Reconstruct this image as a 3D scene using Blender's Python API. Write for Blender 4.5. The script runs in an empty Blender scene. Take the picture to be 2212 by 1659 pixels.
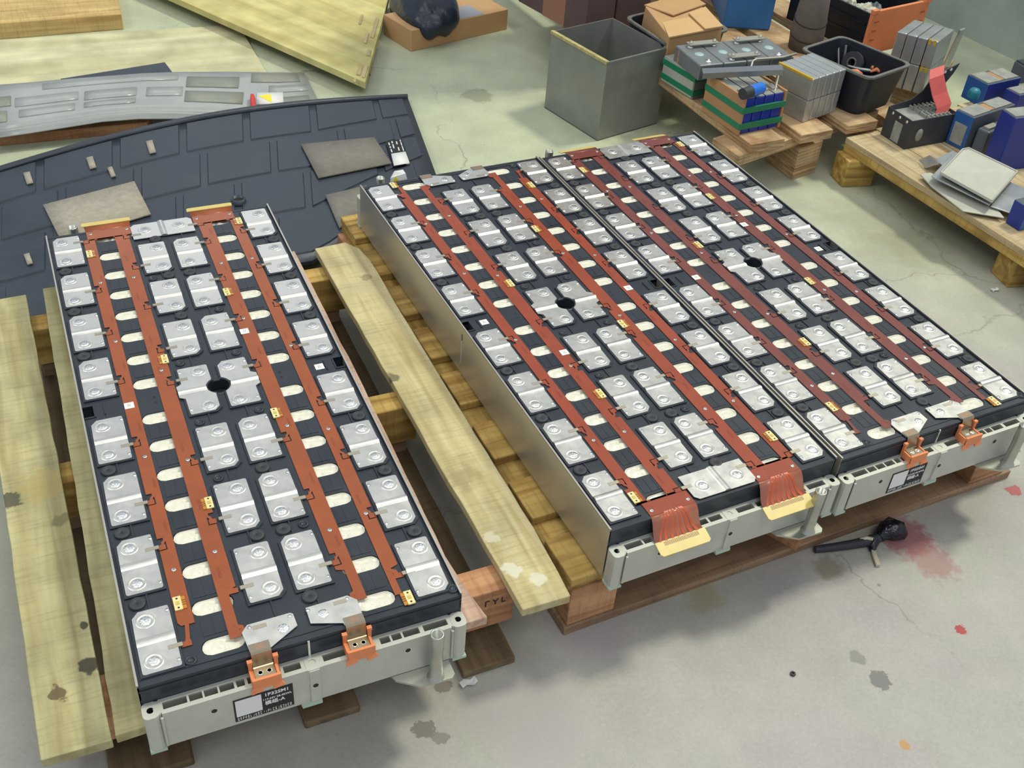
import bpy, bmesh, math, random
from mathutils import Vector, Matrix
random.seed(7)
scene = bpy.context.scene
COL = scene.collection

# ------------------------------------------------------------------ camera
PX_W, PX_H = 2212.0, 1659.0
FW, PITCH, ROLL, CAM_H = 1.06933, 0.681207, 0.089613, 1.525
_cp, _sp, _cr, _sr = math.cos(PITCH), math.sin(PITCH), math.cos(ROLL), math.sin(ROLL)
C_F = Vector((0, _cp, -_sp))
_r0, _u0 = Vector((1, 0, 0)), Vector((0, _sp, _cp))
C_R = _cr * _r0 + _sr * _u0
C_U = -_sr * _r0 + _cr * _u0
cam_data = bpy.data.cameras.new('camera')
cam_data.sensor_fit = 'HORIZONTAL'
cam_data.sensor_width = 36.0
cam_data.lens = 36.0 * FW
cam_data.clip_start = 0.02
cam = bpy.data.objects.new('camera', cam_data)
COL.objects.link(cam)
_m = Matrix((C_R, C_U, -C_F)).transposed().to_4x4()
_m.translation = Vector((0, 0, CAM_H))
cam.matrix_world = _m
scene.camera = cam

# ------------------------------------------------------------------ light
world = bpy.data.worlds.new('workshop_light')
scene.world = world
world.use_nodes = True
wn = world.node_tree.nodes
wn['Background'].inputs[0].default_value = (0.83, 0.93, 1.06, 1)
wn['Background'].inputs[1].default_value = 0.50

def area(name, loc, target, sx, sy, power, color):
    l = bpy.data.lights.new(name, 'AREA')
    l.shape = 'RECTANGLE'
    l.size, l.size_y, l.energy, l.color = sx, sy, power, color
    o = bpy.data.objects.new(name, l)
    COL.objects.link(o)
    o.location = loc
    o.rotation_euler = (Vector(target) - Vector(loc)).to_track_quat('-Z', 'Y').to_euler()
    return o
area('window_light', (5.4, 6.0, 11.0), (0.0, 2.6, 0.0), 1.6, 1.4, 800, (1.0, 0.985, 0.78))
area('skylight', (0.2, 2.6, 6.4), (0.2, 2.5, 0.0), 3.4, 2.6, 60, (1.0, 0.99, 0.88))
area('far_window', (-2.9, 9.0, 4.4), (-0.4, 2.0, 0.0), 3.0, 0.9, 18, (0.95, 0.98, 1.0))
area('fill_lamp', (1.0, -1.2, 4.4), (0.3, 1.5, 0.0), 2.2, 1.2, 42, (1.0, 0.97, 0.90))  # unseen frontal fill, added behind the camera for the near faces
area('fill_lamp', (-3.4, 1.2, 4.4), (-1.0, 2.0, 0.0), 2.4, 1.4, 55, (1.0, 0.98, 0.84))  # unseen side fill, raised to brighten the left planks
scene.view_settings.view_transform = 'Standard'
scene.view_settings.look = 'None'
scene.view_settings.gamma = 1.0
scene.view_settings.use_curve_mapping = False
scene.view_settings.exposure = 0.1

# ------------------------------------------------------------------ helpers
def G(px, py, z=0.0):
    """point of the place at height z seen at photo pixel (px, py)"""
    d = (px - PX_W / 2) / (FW * PX_W) * C_R - (py - PX_H / 2) / (FW * PX_W) * C_U + C_F
    t = (z - CAM_H) / d.z
    return Vector((d.x * t, d.y * t, z))

def lin(r, g, b):
    def f(c):
        c /= 255.0
        return c / 12.92 if c <= 0.04045 else ((c + 0.055) / 1.055) ** 2.4
    return (f(r), f(g), f(b), 1.0)

def new_mat(name):
    m = bpy.data.materials.new(name)
    m.use_nodes = True
    nt = m.node_tree
    b = nt.nodes['Principled BSDF']
    return m, nt, b

def mat(name, rgb, rough=0.5, metal=0.0, var=0.0, vscale=30.0, bump=0.0, bscale=80.0, rvar=0.0,
        coat=0.0, spec=0.5, rand=0.0, alpha=1.0, trans=0.0, stretch=(1, 1, 1)):
    m, nt, b = new_mat(name)
    N, L = nt.nodes, nt.links
    col = lin(*rgb)
    b.inputs['Base Color'].default_value = col
    b.inputs['Roughness'].default_value = rough
    b.inputs['Metallic'].default_value = metal
    b.inputs['Specular IOR Level'].default_value = spec
    b.inputs['Coat Weight'].default_value = coat
    b.inputs['Coat Roughness'].default_value = 0.12
    if trans:
        b.inputs['Transmission Weight'].default_value = trans
    tc = N.new('ShaderNodeTexCoord')
    mp = N.new('ShaderNodeMapping')
    mp.inputs['Scale'].default_value = stretch
    L.new(tc.outputs['Object'], mp.inputs['Vector'])
    if var or rvar:
        n = N.new('ShaderNodeTexNoise')
        n.inputs['Scale'].default_value = vscale
        n.inputs['Detail'].default_value = 5
        n.inputs['Roughness'].default_value = 0.6
        L.new(mp.outputs[0], n.inputs['Vector'])
        if var:
            mr = N.new('ShaderNodeMapRange')
            mr.inputs[1].default_value = 0.3
            mr.inputs[2].default_value = 0.7
            mr.inputs[3].default_value = 1 - var
            mr.inputs[4].default_value = 1 + var
            L.new(n.outputs[0], mr.inputs[0])
            hs = N.new('ShaderNodeHueSaturation')
            hs.inputs['Color'].default_value = col
            L.new(mr.outputs[0], hs.inputs['Value'])
            out = hs
            if rand:
                oi = N.new('ShaderNodeObjectInfo')
                mr2 = N.new('ShaderNodeMapRange')
                mr2.inputs[3].default_value = 1 - rand
                mr2.inputs[4].default_value = 1 + rand
                L.new(oi.outputs['Random'], mr2.inputs[0])
                hs2 = N.new('ShaderNodeHueSaturation')
                L.new(hs.outputs[0], hs2.inputs['Color'])
                L.new(mr2.outputs[0], hs2.inputs['Value'])
                out = hs2
            L.new(out.outputs[0], b.inputs['Base Color'])
        if rvar:
            mr = N.new('ShaderNodeMapRange')
            mr.inputs[1].default_value = 0.3
            mr.inputs[2].default_value = 0.7
            mr.inputs[3].default_value = max(0.02, rough - rvar)
            mr.inputs[4].default_value = rough + rvar
            L.new(n.outputs[0], mr.inputs[0])
            L.new(mr.outputs[0], b.inputs['Roughness'])
    if bump:
        n2 = N.new('ShaderNodeTexNoise')
        n2.inputs['Scale'].default_value = bscale
        n2.inputs['Detail'].default_value = 3
        L.new(mp.outputs[0], n2.inputs['Vector'])
        bp = N.new('ShaderNodeBump')
        bp.inputs['Strength'].default_value = bump
        bp.inputs['Distance'].default_value = 0.01
        L.new(n2.outputs[0], bp.inputs['Height'])
        L.new(bp.outputs[0], b.inputs['Normal'])
    return m

def wood(name, light, dark, stain=0.35, grain=1.0, rough=0.75, ply=False, tick=0.3, blots=()):
    """sawn timber, grain along the object's own x axis"""
    m, nt, b = new_mat(name)
    N, L = nt.nodes, nt.links
    tc = N.new('ShaderNodeTexCoord')
    oi = N.new('ShaderNodeObjectInfo')
    add = N.new('ShaderNodeVectorMath')
    add.operation = 'ADD'
    L.new(tc.outputs['Object'], add.inputs[0])
    cmb = N.new('ShaderNodeCombineXYZ')
    ml = N.new('ShaderNodeMath')
    ml.operation = 'MULTIPLY'
    ml.inputs[1].default_value = 9.0
    L.new(oi.outputs['Random'], ml.inputs[0])
    L.new(ml.outputs[0], cmb.inputs[0])
    L.new(ml.outputs[0], cmb.inputs[1])
    L.new(cmb.outputs[0], add.inputs[1])
    mp = N.new('ShaderNodeMapping')
    mp.inputs['Scale'].default_value = (3.0, 45.0, 45.0) if not ply else (5.0, 14.0, 160.0)
    L.new(add.outputs[0], mp.inputs['Vector'])
    n = N.new('ShaderNodeTexNoise')
    n.inputs['Scale'].default_value = grain
    n.inputs['Detail'].default_value = 6
    n.inputs['Distortion'].default_value = 0.6
    L.new(mp.outputs[0], n.inputs['Vector'])
    cr = N.new('ShaderNodeValToRGB')
    cr.color_ramp.elements[0].position = 0.33
    cr.color_ramp.elements[0].color = lin(*dark)
    cr.color_ramp.elements[1].position = 0.62
    cr.color_ramp.elements[1].color = lin(*light)
    L.new(n.outputs[0], cr.inputs[0])
    # blotchy weathering
    n2 = N.new('ShaderNodeTexNoise')
    n2.inputs['Scale'].default_value = 9.0
    n2.inputs['Detail'].default_value = 4
    L.new(add.outputs[0], n2.inputs['Vector'])
    mr = N.new('ShaderNodeMapRange')
    mr.inputs[1].default_value = 0.35
    mr.inputs[2].default_value = 0.7
    mr.inputs[3].default_value = 1.0 + stain * 0.35
    mr.inputs[4].default_value = 1.0 - stain
    L.new(n2.outputs[0], mr.inputs[0])
    hs = N.new('ShaderNodeHueSaturation')
    L.new(cr.outputs[0], hs.inputs['Color'])
    L.new(mr.outputs[0], hs.inputs['Value'])
    # saw scratches: thin dark ticks across the grain
    mp3 = N.new('ShaderNodeMapping')
    mp3.inputs['Scale'].default_value = (160.0, 12.0, 12.0)
    L.new(add.outputs[0], mp3.inputs['Vector'])
    n3 = N.new('ShaderNodeTexNoise')
    n3.inputs['Scale'].default_value = 1.0
    n3.inputs['Detail'].default_value = 2
    L.new(mp3.outputs[0], n3.inputs['Vector'])
    mr3 = N.new('ShaderNodeMapRange')
    mr3.inputs[1].default_value = 0.50
    mr3.inputs[2].default_value = 0.72
    mr3.inputs[3].default_value = 0.0
    mr3.inputs[4].default_value = tick
    L.new(n3.outputs[0], mr3.inputs[0])
    mx = N.new('ShaderNodeMix')
    mx.data_type = 'RGBA'
    L.new(mr3.outputs[0], mx.inputs[0])
    L.new(hs.outputs[0], mx.inputs[6])
    mx.inputs[7].default_value = lin(*[int(c * 0.72) for c in dark])
    colour = mx.outputs[2]
    # spilled and scorched marks, each at its own place on the board
    for bi, (p_, rad, rgb, amount, lo, hi) in enumerate(blots):
        geo = N.new('ShaderNodeNewGeometry')
        dd = N.new('ShaderNodeVectorMath')
        dd.operation = 'DISTANCE'
        dd.inputs[1].default_value = p_
        L.new(geo.outputs['Position'], dd.inputs[0])
        nb = N.new('ShaderNodeTexNoise')
        nb.inputs['Scale'].default_value = 55.0
        nb.inputs['Detail'].default_value = 5
        L.new(add.outputs[0], nb.inputs['Vector'])
        a1 = N.new('ShaderNodeMapRange')
        a1.inputs[1].default_value, a1.inputs[2].default_value = 0.1 * rad, rad
        a1.inputs[3].default_value, a1.inputs[4].default_value = 1.0, 0.0
        L.new(dd.outputs['Value'], a1.inputs[0])
        a2 = N.new('ShaderNodeMath')
        a2.operation = 'MULTIPLY_ADD'
        a2.inputs[1].default_value = 1.2
        L.new(nb.outputs[0], a2.inputs[0])
        L.new(a1.outputs[0], a2.inputs[2])
        a3 = N.new('ShaderNodeMapRange')
        a3.inputs[1].default_value, a3.inputs[2].default_value = lo + 0.6, hi + 0.6
        a3.inputs[3].default_value, a3.inputs[4].default_value = 0.0, amount
        L.new(a2.outputs[0], a3.inputs[0])
        a4 = N.new('ShaderNodeMix')
        a4.data_type = 'RGBA'
        L.new(a3.outputs[0], a4.inputs[0])
        L.new(colour, a4.inputs[6])
        a4.inputs[7].default_value = lin(*rgb)
        colour = a4.outputs[2]
    L.new(colour, b.inputs['Base Color'])
    b.inputs['Roughness'].default_value = rough
    b.inputs['Specular IOR Level'].default_value = 0.25
    bp = N.new('ShaderNodeBump')
    bp.inputs['Strength'].default_value = 0.25
    bp.inputs['Distance'].default_value = 0.004
    L.new(n.outputs[0], bp.inputs['Height'])
    L.new(bp.outputs[0], b.inputs['Normal'])
    return m

class MB:
    """collects simple solids; build() links them as one mesh object"""
    def __init__(s):
        s.v, s.f, s.mi, s.sm = [], [], [], []
    def add(s, verts, faces, mi=0, smooth=False):
        o = len(s.v)
        s.v += [tuple(p) for p in verts]
        s.f += [[i + o for i in fc] for fc in faces]
        s.mi += [mi] * len(faces)
        s.sm += [smooth] * len(faces)
        return s
    def box(s, x0, x1, y0, y1, z0, z1, mi=0):
        vs = [(x, y, z) for z in (z0, z1) for y in (y0, y1) for x in (x0, x1)]
        return s.add(vs, [[0, 2, 3, 1], [4, 5, 7, 6], [0, 1, 5, 4], [2, 6, 7, 3], [0, 4, 6, 2], [1, 3, 7, 5]], mi)
    def hexa(s, lo, hi, mi=0):
        """4 lower points, 4 upper points"""
        return s.prism2(lo, hi, mi)
    def prism2(s, lo, hi, mi=0):
        n = len(lo)
        a = sum(hi[i][0] * hi[(i + 1) % n][1] - hi[(i + 1) % n][0] * hi[i][1] for i in range(n))
        if a < 0:
            lo, hi = lo[::-1], hi[::-1]
        fs = [list(range(n))[::-1], [n + i for i in range(n)]]
        fs += [[i, (i + 1) % n, n + (i + 1) % n, n + i] for i in range(n)]
        return s.add(list(lo) + list(hi), fs, mi)
    def prism(s, poly, z0, z1, mi=0):
        return s.prism2([(p[0], p[1], z0) for p in poly], [(p[0], p[1], z1) for p in poly], mi)
    def ring(s, outer, inner, z0, z1, mi=0, mi_in=None):
        """plate with a hole; outer and inner are loops of equal length"""
        n = len(outer)
        a = sum(outer[i][0] * outer[(i + 1) % n][1] - outer[(i + 1) % n][0] * outer[i][1] for i in range(n))
        if a < 0:
            outer, inner = outer[::-1], inner[::-1]
        vs = [(p[0], p[1], z) for z in (z0, z1) for p in outer] + [(p[0], p[1], z) for z in (z0, z1) for p in inner]
        fs, fi = [], []
        for i in range(n):
            j = (i + 1) % n
            fs.append([i, j, n + j, n + i])
            fs.append([n + i, n + j, 3 * n + j, 3 * n + i])
            fs.append([j, i, 2 * n + i, 2 * n + j])
            fi.append([2 * n + j, 2 * n + i, 3 * n + i, 3 * n + j])
        s.add(vs, fs, mi)
        s.f += [[k + len(s.v) - len(vs) for k in fc] for fc in fi]
        s.mi += [mi if mi_in is None else mi_in] * len(fi)
        s.sm += [False] * len(fi)
        return s
    def lathe(s, prof, cx=0, cy=0, n=16, mi=0, smooth=True, sy=1.0, cap=True):
        vs, fs = [], []
        for r, z in prof:
            for k in range(n):
                a = 2 * math.pi * k / n
                vs.append((cx + r * math.cos(a), cy + sy * r * math.sin(a), z))
        for i in range(len(prof) - 1):
            for k in range(n):
                k2 = (k + 1) % n
                fs.append([i * n + k, i * n + k2, (i + 1) * n + k2, (i + 1) * n + k])
        if cap and prof[-1][0] > 1e-6:
            fs.append([(len(prof) - 1) * n + k for k in range(n)])
        return s.add(vs, fs, mi, smooth)
    def tube(s, pts, r, n=8, mi=0, cap=True):
        pts = [Vector(p) for p in pts]
        rs = r if isinstance(r, (list, tuple)) else [r] * len(pts)
        vs, fs = [], []
        for i, p in enumerate(pts):
            t = (pts[min(i + 1, len(pts) - 1)] - pts[max(i - 1, 0)]).normalized()
            a = t.orthogonal().normalized() if i == 0 else (a - t * a.dot(t)).normalized()
            b2 = t.cross(a)
            for k in range(n):
                q = 2 * math.pi * k / n
                vs.append(p + rs[i] * (math.cos(q) * a + math.sin(q) * b2))
        for i in range(len(pts) - 1):
            for k in range(n):
                k2 = (k + 1) % n
                fs.append([i * n + k, i * n + k2, (i + 1) * n + k2, (i + 1) * n + k])
        s.add(vs, fs, mi, True)
        if cap:
            s.add(vs[:n], [list(range(n))[::-1]], mi)
            s.add(vs[-n:], [list(range(n))], mi)
        return s
    def sheet(s, grid, th=0.0, mi=0, smooth=True):
        """grid[i][j] of points -> surface, with thickness th downwards"""
        ni, nj = len(grid), len(grid[0])
        vs = [tuple(p) for row in grid for p in row]
        fs = [[i * nj + j, i * nj + j + 1, (i + 1) * nj + j + 1, (i + 1) * nj + j] for i in range(ni - 1) for j in range(nj - 1)]
        s.add(vs, fs, mi, smooth)
        if th:
            n = ni * nj
            lo = [(p[0], p[1], p[2] - th) for p in vs]
            s.add(lo, [f[::-1] for f in fs], mi, smooth)
            o = len(s.v) - 2 * n
            edge = [i * nj for i in range(ni)] + [(ni - 1) * nj + j for j in range(1, nj)] + \
                   [i * nj + nj - 1 for i in range(ni - 2, -1, -1)] + [j for j in range(nj - 2, 0, -1)]
            for a, b in zip(edge, edge[1:] + edge[:1]):
                s.f.append([o + a, o + n + a, o + n + b, o + b])
                s.mi.append(mi)
                s.sm.append(False)
        return s
    def mesh(s, name, mats):
        me = bpy.data.meshes.new(name)
        me.from_pydata(s.v, [], s.f)
        for m in (mats if isinstance(mats, (list, tuple)) else [mats]):
            me.materials.append(m)
        me.polygons.foreach_set('material_index', s.mi)
        me.polygons.foreach_set('use_smooth', s.sm)
        me.update()
        return me
    def build(s, name, mats, parent=None, loc=(0, 0, 0), rz=0.0, bevel=0.0, fix=True):
        me = s.mesh(name, mats)
        if fix:
            bm = bmesh.new()
            bm.from_mesh(me)
            bmesh.ops.recalc_face_normals(bm, faces=bm.faces[:])
            bm.to_mesh(me)
            bm.free()
        return link(name, me, parent, loc, rz, bevel)

def link(name, me, parent=None, loc=(0, 0, 0), rz=0.0, bevel=0.0):
    o = bpy.data.objects.new(name, me)
    COL.objects.link(o)
    if parent:
        o.parent = parent
    o.location = loc
    o.rotation_euler = (0, 0, rz)
    if bevel:
        b = o.modifiers.new('bevel', 'BEVEL')
        b.width = bevel
        b.segments = 2
        b.limit_method = 'ANGLE'
    return o

def thing(name, label, cat, loc=(0, 0, 0), rz=0.0, group=None):
    o = bpy.data.objects.new(name, None)
    o.empty_display_size = 0.05
    COL.objects.link(o)
    o.location = loc
    o.rotation_euler = (0, 0, rz)
    return tag(o, label, cat, group)

def tag(o, label=None, cat=None, group=None, kind=None):
    if label: o['label'] = label
    if cat: o['category'] = cat
    if group: o['group'] = group
    if kind: o['kind'] = kind
    return o

def slab(name, pts, z1, th, m, parent=None, bevel=0.002, rough=0.0, mats=None, seg=1):
    """flat board from its upper outline (world points); local x axis along pts[0]->pts[1]"""
    pts = [Vector((p[0], p[1])) for p in pts]
    c = sum(pts, Vector((0, 0))) / len(pts)
    d = pts[1] - pts[0]
    a = math.atan2(d.y, d.x)
    ca, sa = math.cos(-a), math.sin(-a)
    loc = []
    for p in pts:
        q = p - c
        loc.append((q.x * ca - q.y * sa, q.x * sa + q.y * ca))
    if rough:
        out = []
        n = len(loc)
        for i in range(n):
            p, q = Vector(loc[i]), Vector(loc[(i + 1) % n])
            k = max(1, int((q - p).length / 0.05))
            for j in range(k):
                r = p.lerp(q, j / k)
                if j:
                    r = r + Vector((random.uniform(-1, 1), random.uniform(-1, 1))) * rough
                out.append((r.x, r.y))
        loc = out
    mb = MB().prism(loc, -th, 0)
    base = Vector((0, 0, 0)) if parent is None else parent.location
    return mb.build(name, mats or m, parent, (c.x - base.x, c.y - base.y, z1 - base.z), a, bevel)

def text_mesh(body, size, m, name, parent, mw, extrude=0.0002):
    """flat lettering as a mesh, placed by matrix mw relative to its parent"""
    cu = bpy.data.curves.new(name, 'FONT')
    cu.body = body
    cu.size = size
    cu.extrude = extrude
    cu.offset = size * 0.022
    cu.resolution_u = 2
    o = bpy.data.objects.new(name, cu)
    COL.objects.link(o)
    dg = bpy.context.evaluated_depsgraph_get()
    me = bpy.data.meshes.new_from_object(o.evaluated_get(dg))
    bpy.data.objects.remove(o)
    me.materials.clear()
    me.materials.append(m)
    t = bpy.data.objects.new(name, me)
    COL.objects.link(t)
    t.parent = parent
    t.matrix_local = mw
    return t

# ------------------------------------------------------------------ materials
M = {}
M['black'] = mat('black_plastic', (41, 46, 55), 0.42, var=0.15, vscale=12, bump=0.02, bscale=300, rvar=0.08)
M['nickel'] = mat('nickel_plate', (222, 219, 212), 0.36, metal=0.92, var=0.07, vscale=35, bump=0.02, bscale=500, rvar=0.06)
M['weld'] = mat('weld_metal', (225, 225, 222), 0.24, metal=1.0, bump=0.25, bscale=400)
M['alu'] = mat('cast_aluminium', (196, 197, 188), 0.5, metal=0.5, var=0.07, vscale=18, bump=0.03, bscale=350)
M['alu_side'] = mat('sheet_aluminium', (194, 190, 180), 0.36, metal=0.75, var=0.05, vscale=8, rvar=0.05)
M['pocket'] = mat('dark_pocket', (34, 40, 40), 0.7)
M['green_pad'] = mat('pale_green_pad', (170, 190, 172), 0.6)
M['film'] = mat('vent_film', (222, 219, 202), 0.25, var=0.05, vscale=40, bump=0.35, bscale=16, coat=0.5)
M['film_brown'] = M['film']
M['orange'] = mat('orange_plastic', (222, 134, 86), 0.45, var=0.05, vscale=40)
M['white'] = mat('white_label', (226, 226, 224), 0.6)
M['ink'] = mat('black_ink', (24, 25, 28), 0.6)
M['grey_print'] = mat('grey_print', (150, 150, 158), 0.6)
M['yellow_pcb'] = mat('yellow_stiffener', (210, 188, 112), 0.4, var=0.06, vscale=50)
M['amber'] = mat('amber_film', (188, 126, 38), 0.3, coat=0.4)
M['rubber'] = mat('black_rubber', (50, 52, 57), 0.6)
M['tapsteel'] = mat('galvanised_steel', (186, 188, 178), 0.36, metal=0.9, var=0.08, vscale=50)
M['brown_film'] = mat('clear_brown_film', (164, 98, 78), 0.25, coat=0.5)
def flex_mat(name, rgb, rgb2):
    m = mat(name, rgb, 0.42, var=0.10, vscale=22, bump=0.02, bscale=60, coat=0.15)
    return m
M['flexA'] = flex_mat('orange_flex_film', (148, 74, 34), (120, 50, 30))
M['flexB'] = flex_mat('red_flex_film', (144, 62, 34), (120, 50, 30))
M['flexC'] = flex_mat('brown_flex_film', (116, 57, 48), (110, 50, 40))
M['trace'] = mat('flex_trace', (112, 42, 22), 0.4)
M['trace_light'] = mat('flex_trace_light', (188, 86, 50), 0.4)
M['wood_pale'] = wood('pale_pallet_wood', (184, 177, 134), (158, 147, 104), 0.26)
M['wood_stained'] = wood('stained_plank_wood', (184, 177, 134), (158, 147, 104), 0.26, blots=[(G(*p_, 0.163), r_, c_, a_, lo_, hi_) for p_, r_, c_, a_, lo_, hi_ in (((190, 1440), 0.028, (66, 62, 52), 0.9, 0.45, 0.6), ((182, 1350), 0.012, (70, 64, 52), 0.9, 0.45, 0.6), ((132, 1122), 0.03, (112, 104, 76), 0.7, 0.5, 0.7), ((18, 1080), 0.05, (74, 74, 62), 0.85, 0.6, 0.72), ((95, 1045), 0.07, (168, 152, 98), 0.6, 0.45, 0.55), ((125, 1500), 0.03, (84, 70, 50), 0.8, 0.6, 0.7))])
M['wood_yellow'] = wood('yellow_plank_wood', (200, 188, 146), (174, 159, 114), 0.22, blots=[(G(*p_, 0.163), r_, c_, a_, lo_, hi_) for p_, r_, c_, a_, lo_, hi_ in (((1105, 1232), 0.035, (214, 210, 190), 0.8, 0.55, 0.7), ((1165, 1250), 0.03, (214, 210, 190), 0.8, 0.55, 0.7), ((1060, 1160), 0.03, (206, 200, 176), 0.7, 0.55, 0.7), ((850, 815), 0.03, (96, 92, 74), 0.8, 0.55, 0.75), ((1000, 1030), 0.06, (150, 136, 96), 0.6, 0.4, 0.8), ((790, 600), 0.03, (120, 112, 90), 0.6, 0.6, 0.75))])
M['wood_pink'] = wood('pinkish_plank_wood', (206, 176, 156), (172, 138, 118), 0.2)
M['wood_slat'] = wood('golden_slat_wood', (198, 166, 96), (150, 114, 58), 0.4)
M['wood_red'] = wood('reddish_block_wood', (200, 152, 112), (158, 108, 76), 0.3)
M['wood_dark'] = wood('brown_skid_wood', (168, 138, 110), (130, 102, 78), 0.3)
M['wood_olive'] = wood('mossy_shaded_skid_wood', (128, 108, 82), (96, 82, 60), 0.3)  # moss tone darkened further by the gap's shade, put into the colour
M['wood_ply'] = wood('layered_plywood', (206, 178, 138), (156, 116, 82), 0.25, ply=True)
M['ply_yellow'] = wood('yellow_plywood_sheet', (212, 202, 140), (188, 174, 112), 0.25, grain=0.35, tick=0.05)
M['ply_white'] = wood('whitish_plywood_sheet', (212, 208, 172), (192, 187, 146), 0.25, grain=0.3, tick=0.05)

# floor: concrete with remains of a green coat and painted-in green light towards the back
def floor_mat():
    m, nt, b = new_mat('worn_concrete_floor')
    N, L = nt.nodes, nt.links
    tc = N.new('ShaderNodeTexCoord')
    def noise(scale, detail=5, rough=0.6):
        n = N.new('ShaderNodeTexNoise')
        n.inputs['Scale'].default_value = scale
        n.inputs['Detail'].default_value = detail
        n.inputs['Roughness'].default_value = rough
        L.new(tc.outputs['Object'], n.inputs['Vector'])
        return n
    def rng(src, a, b2, c, d):
        r = N.new('ShaderNodeMapRange')
        r.inputs[1].default_value, r.inputs[2].default_value = a, b2
        r.inputs[3].default_value, r.inputs[4].default_value = c, d
        L.new(src, r.inputs[0])
        return r.outputs[0]
    def mixc(fac, c1, c2, mode='MIX'):
        x = N.new('ShaderNodeMix')
        x.data_type = 'RGBA'
        x.blend_type = mode
        for inp, c in ((x.inputs[0], fac), (x.inputs[6], c1), (x.inputs[7], c2)):
            if hasattr(c, 'links') or hasattr(c, 'is_linked'):
                L.new(c, inp)
            else:
                inp.default_value = c
        return x.outputs[2]
    def math2(op, a, b2):
        x = N.new('ShaderNodeMath')
        x.operation = op
        for i, v in enumerate((a, b2)):
            if isinstance(v, (int, float)):
                x.inputs[i].default_value = v
            else:
                L.new(v, x.inputs[i])
        return x.outputs[0]
    sep = N.new('ShaderNodeSeparateXYZ')
    L.new(tc.outputs['Object'], sep.inputs[0])
    big = noise(1.6, 4)
    mid = noise(7.0, 6, 0.65)
    fine = noise(140.0, 3)
    # worn green coat plus the light's green tint, as colour: more of it at the back and left
    g1 = math2('ADD', math2('MULTIPLY', sep.outputs[1], 0.55), math2('MULTIPLY', sep.outputs[0], -0.35))
    g2 = math2('ADD', g1, math2('MULTIPLY', big.outputs[0], 1.3))
    gf = rng(g2, 1.15, 2.2, 0.0, 1.0)
    base = mixc(gf, lin(170, 167, 160), lin(182, 188, 160))
    # soft purplish patches: low light and shade put into the colour
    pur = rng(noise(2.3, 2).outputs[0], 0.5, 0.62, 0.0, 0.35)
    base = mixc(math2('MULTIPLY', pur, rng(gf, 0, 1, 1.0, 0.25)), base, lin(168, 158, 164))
    v = rng(mid.outputs[0], 0.3, 0.72, 0.86, 1.10)
    hs = N.new('ShaderNodeHueSaturation')
    L.new(base, hs.inputs['Color'])
    L.new(math2('MULTIPLY', v, rng(fine.outputs[0], 0.25, 0.75, 0.93, 1.07)), hs.inputs['Value'])
    c = hs.outputs[0]
    # small dark spots and light specks
    vo = N.new('ShaderNodeTexVoronoi')
    vo.inputs['Scale'].default_value = 26.0
    L.new(tc.outputs['Object'], vo.inputs['Vector'])
    sp = math2('MULTIPLY', rng(vo.outputs['Distance'], 0.05, 0.13, 1.0, 0.0), rng(noise(9.0, 2).outputs[0], 0.60, 0.68, 0.0, 0.6))
    c = mixc(sp, c, lin(92, 88, 84))
    vo2 = N.new('ShaderNodeTexVoronoi')
    vo2.inputs['Scale'].default_value = 90.0
    L.new(tc.outputs['Object'], vo2.inputs['Vector'])
    c = mixc(rng(vo2.outputs['Distance'], 0.06, 0.12, 0.25, 0.0), c, lin(222, 218, 208))
    # hairline cracks
    vc = N.new('ShaderNodeTexVoronoi')
    vc.feature = 'DISTANCE_TO_EDGE'
    vc.inputs['Scale'].default_value = 1.1
    nz = N.new('ShaderNodeVectorMath')
    nz.operation = 'MULTIPLY_ADD'
    L.new(noise(8.0, 4).outputs['Color'], nz.inputs[0])
    nz.inputs[1].default_value = (0.16, 0.16, 0.0)
    L.new(tc.outputs['Object'], nz.inputs[2])
    L.new(nz.outputs[0], vc.inputs['Vector'])
    c = mixc(math2('MULTIPLY', rng(vc.outputs['Distance'], 0.0, 0.0035, 0.45, 0.0), rng(big.outputs[0], 0.45, 0.55, 0.0, 1.0)), c, lin(96, 92, 84))
    # paint spills, oil stains and soft tone patches, each with its own place and shape
    def blot(px, py, rad, rgb, amount, nsc, lo=0.42, hi=0.58, soft=True):
        nonlocal c
        p = G(px, py)
        d = N.new('ShaderNodeVectorMath')
        d.operation = 'DISTANCE'
        L.new(tc.outputs['Object'], d.inputs[0])
        d.inputs[1].default_value = p
        m1 = rng(d.outputs['Value'], rad * 0.15, rad, 1.0, 0.0)
        n1 = noise(nsc, 5, 0.7)
        m2 = math2('ADD', m1, math2('MULTIPLY', math2('SUBTRACT', n1.outputs[0], 0.5), 1.4))
        c = mixc(rng(m2, lo, hi, 0.0, amount), c, lin(*rgb))
    blot(1955, 1160, 0.10, (150, 74, 84), 0.75, 38, 0.40, 0.75)
    blot(2020, 1215, 0.09, (158, 96, 98), 0.5, 45, 0.5, 0.8)
    blot(2190, 1060, 0.03, (172, 76, 80), 0.85, 70, 0.55, 0.6)
    blot(2075, 1360, 0.022, (170, 54, 58), 0.9, 90, 0.6, 0.64)
    blot(1902, 1470, 0.035, (112, 114, 112), 0.85, 60, 0.5, 0.58)
    blot(1852, 1420, 0.028, (132, 130, 124), 0.8, 70, 0.55, 0.62)
    blot(915, 1575, 0.032, (122, 120, 112), 0.85, 60, 0.5, 0.58)
    blot(952, 1595, 0.024, (136, 132, 122), 0.8, 60, 0.5, 0.58)
    blot(955, 1480, 0.024, (118, 112, 102), 0.8, 50, 0.45, 0.55)
    blot(1955, 1610, 0.016, (190, 140, 76), 0.8, 90, 0.5, 0.56)
    blot(1520, 1290, 0.07, (150, 144, 104), 0.6, 30, 0.35, 0.8)
    blot(1790, 1225, 0.05, (128, 122, 92), 0.6, 30, 0.35, 0.7)
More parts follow.
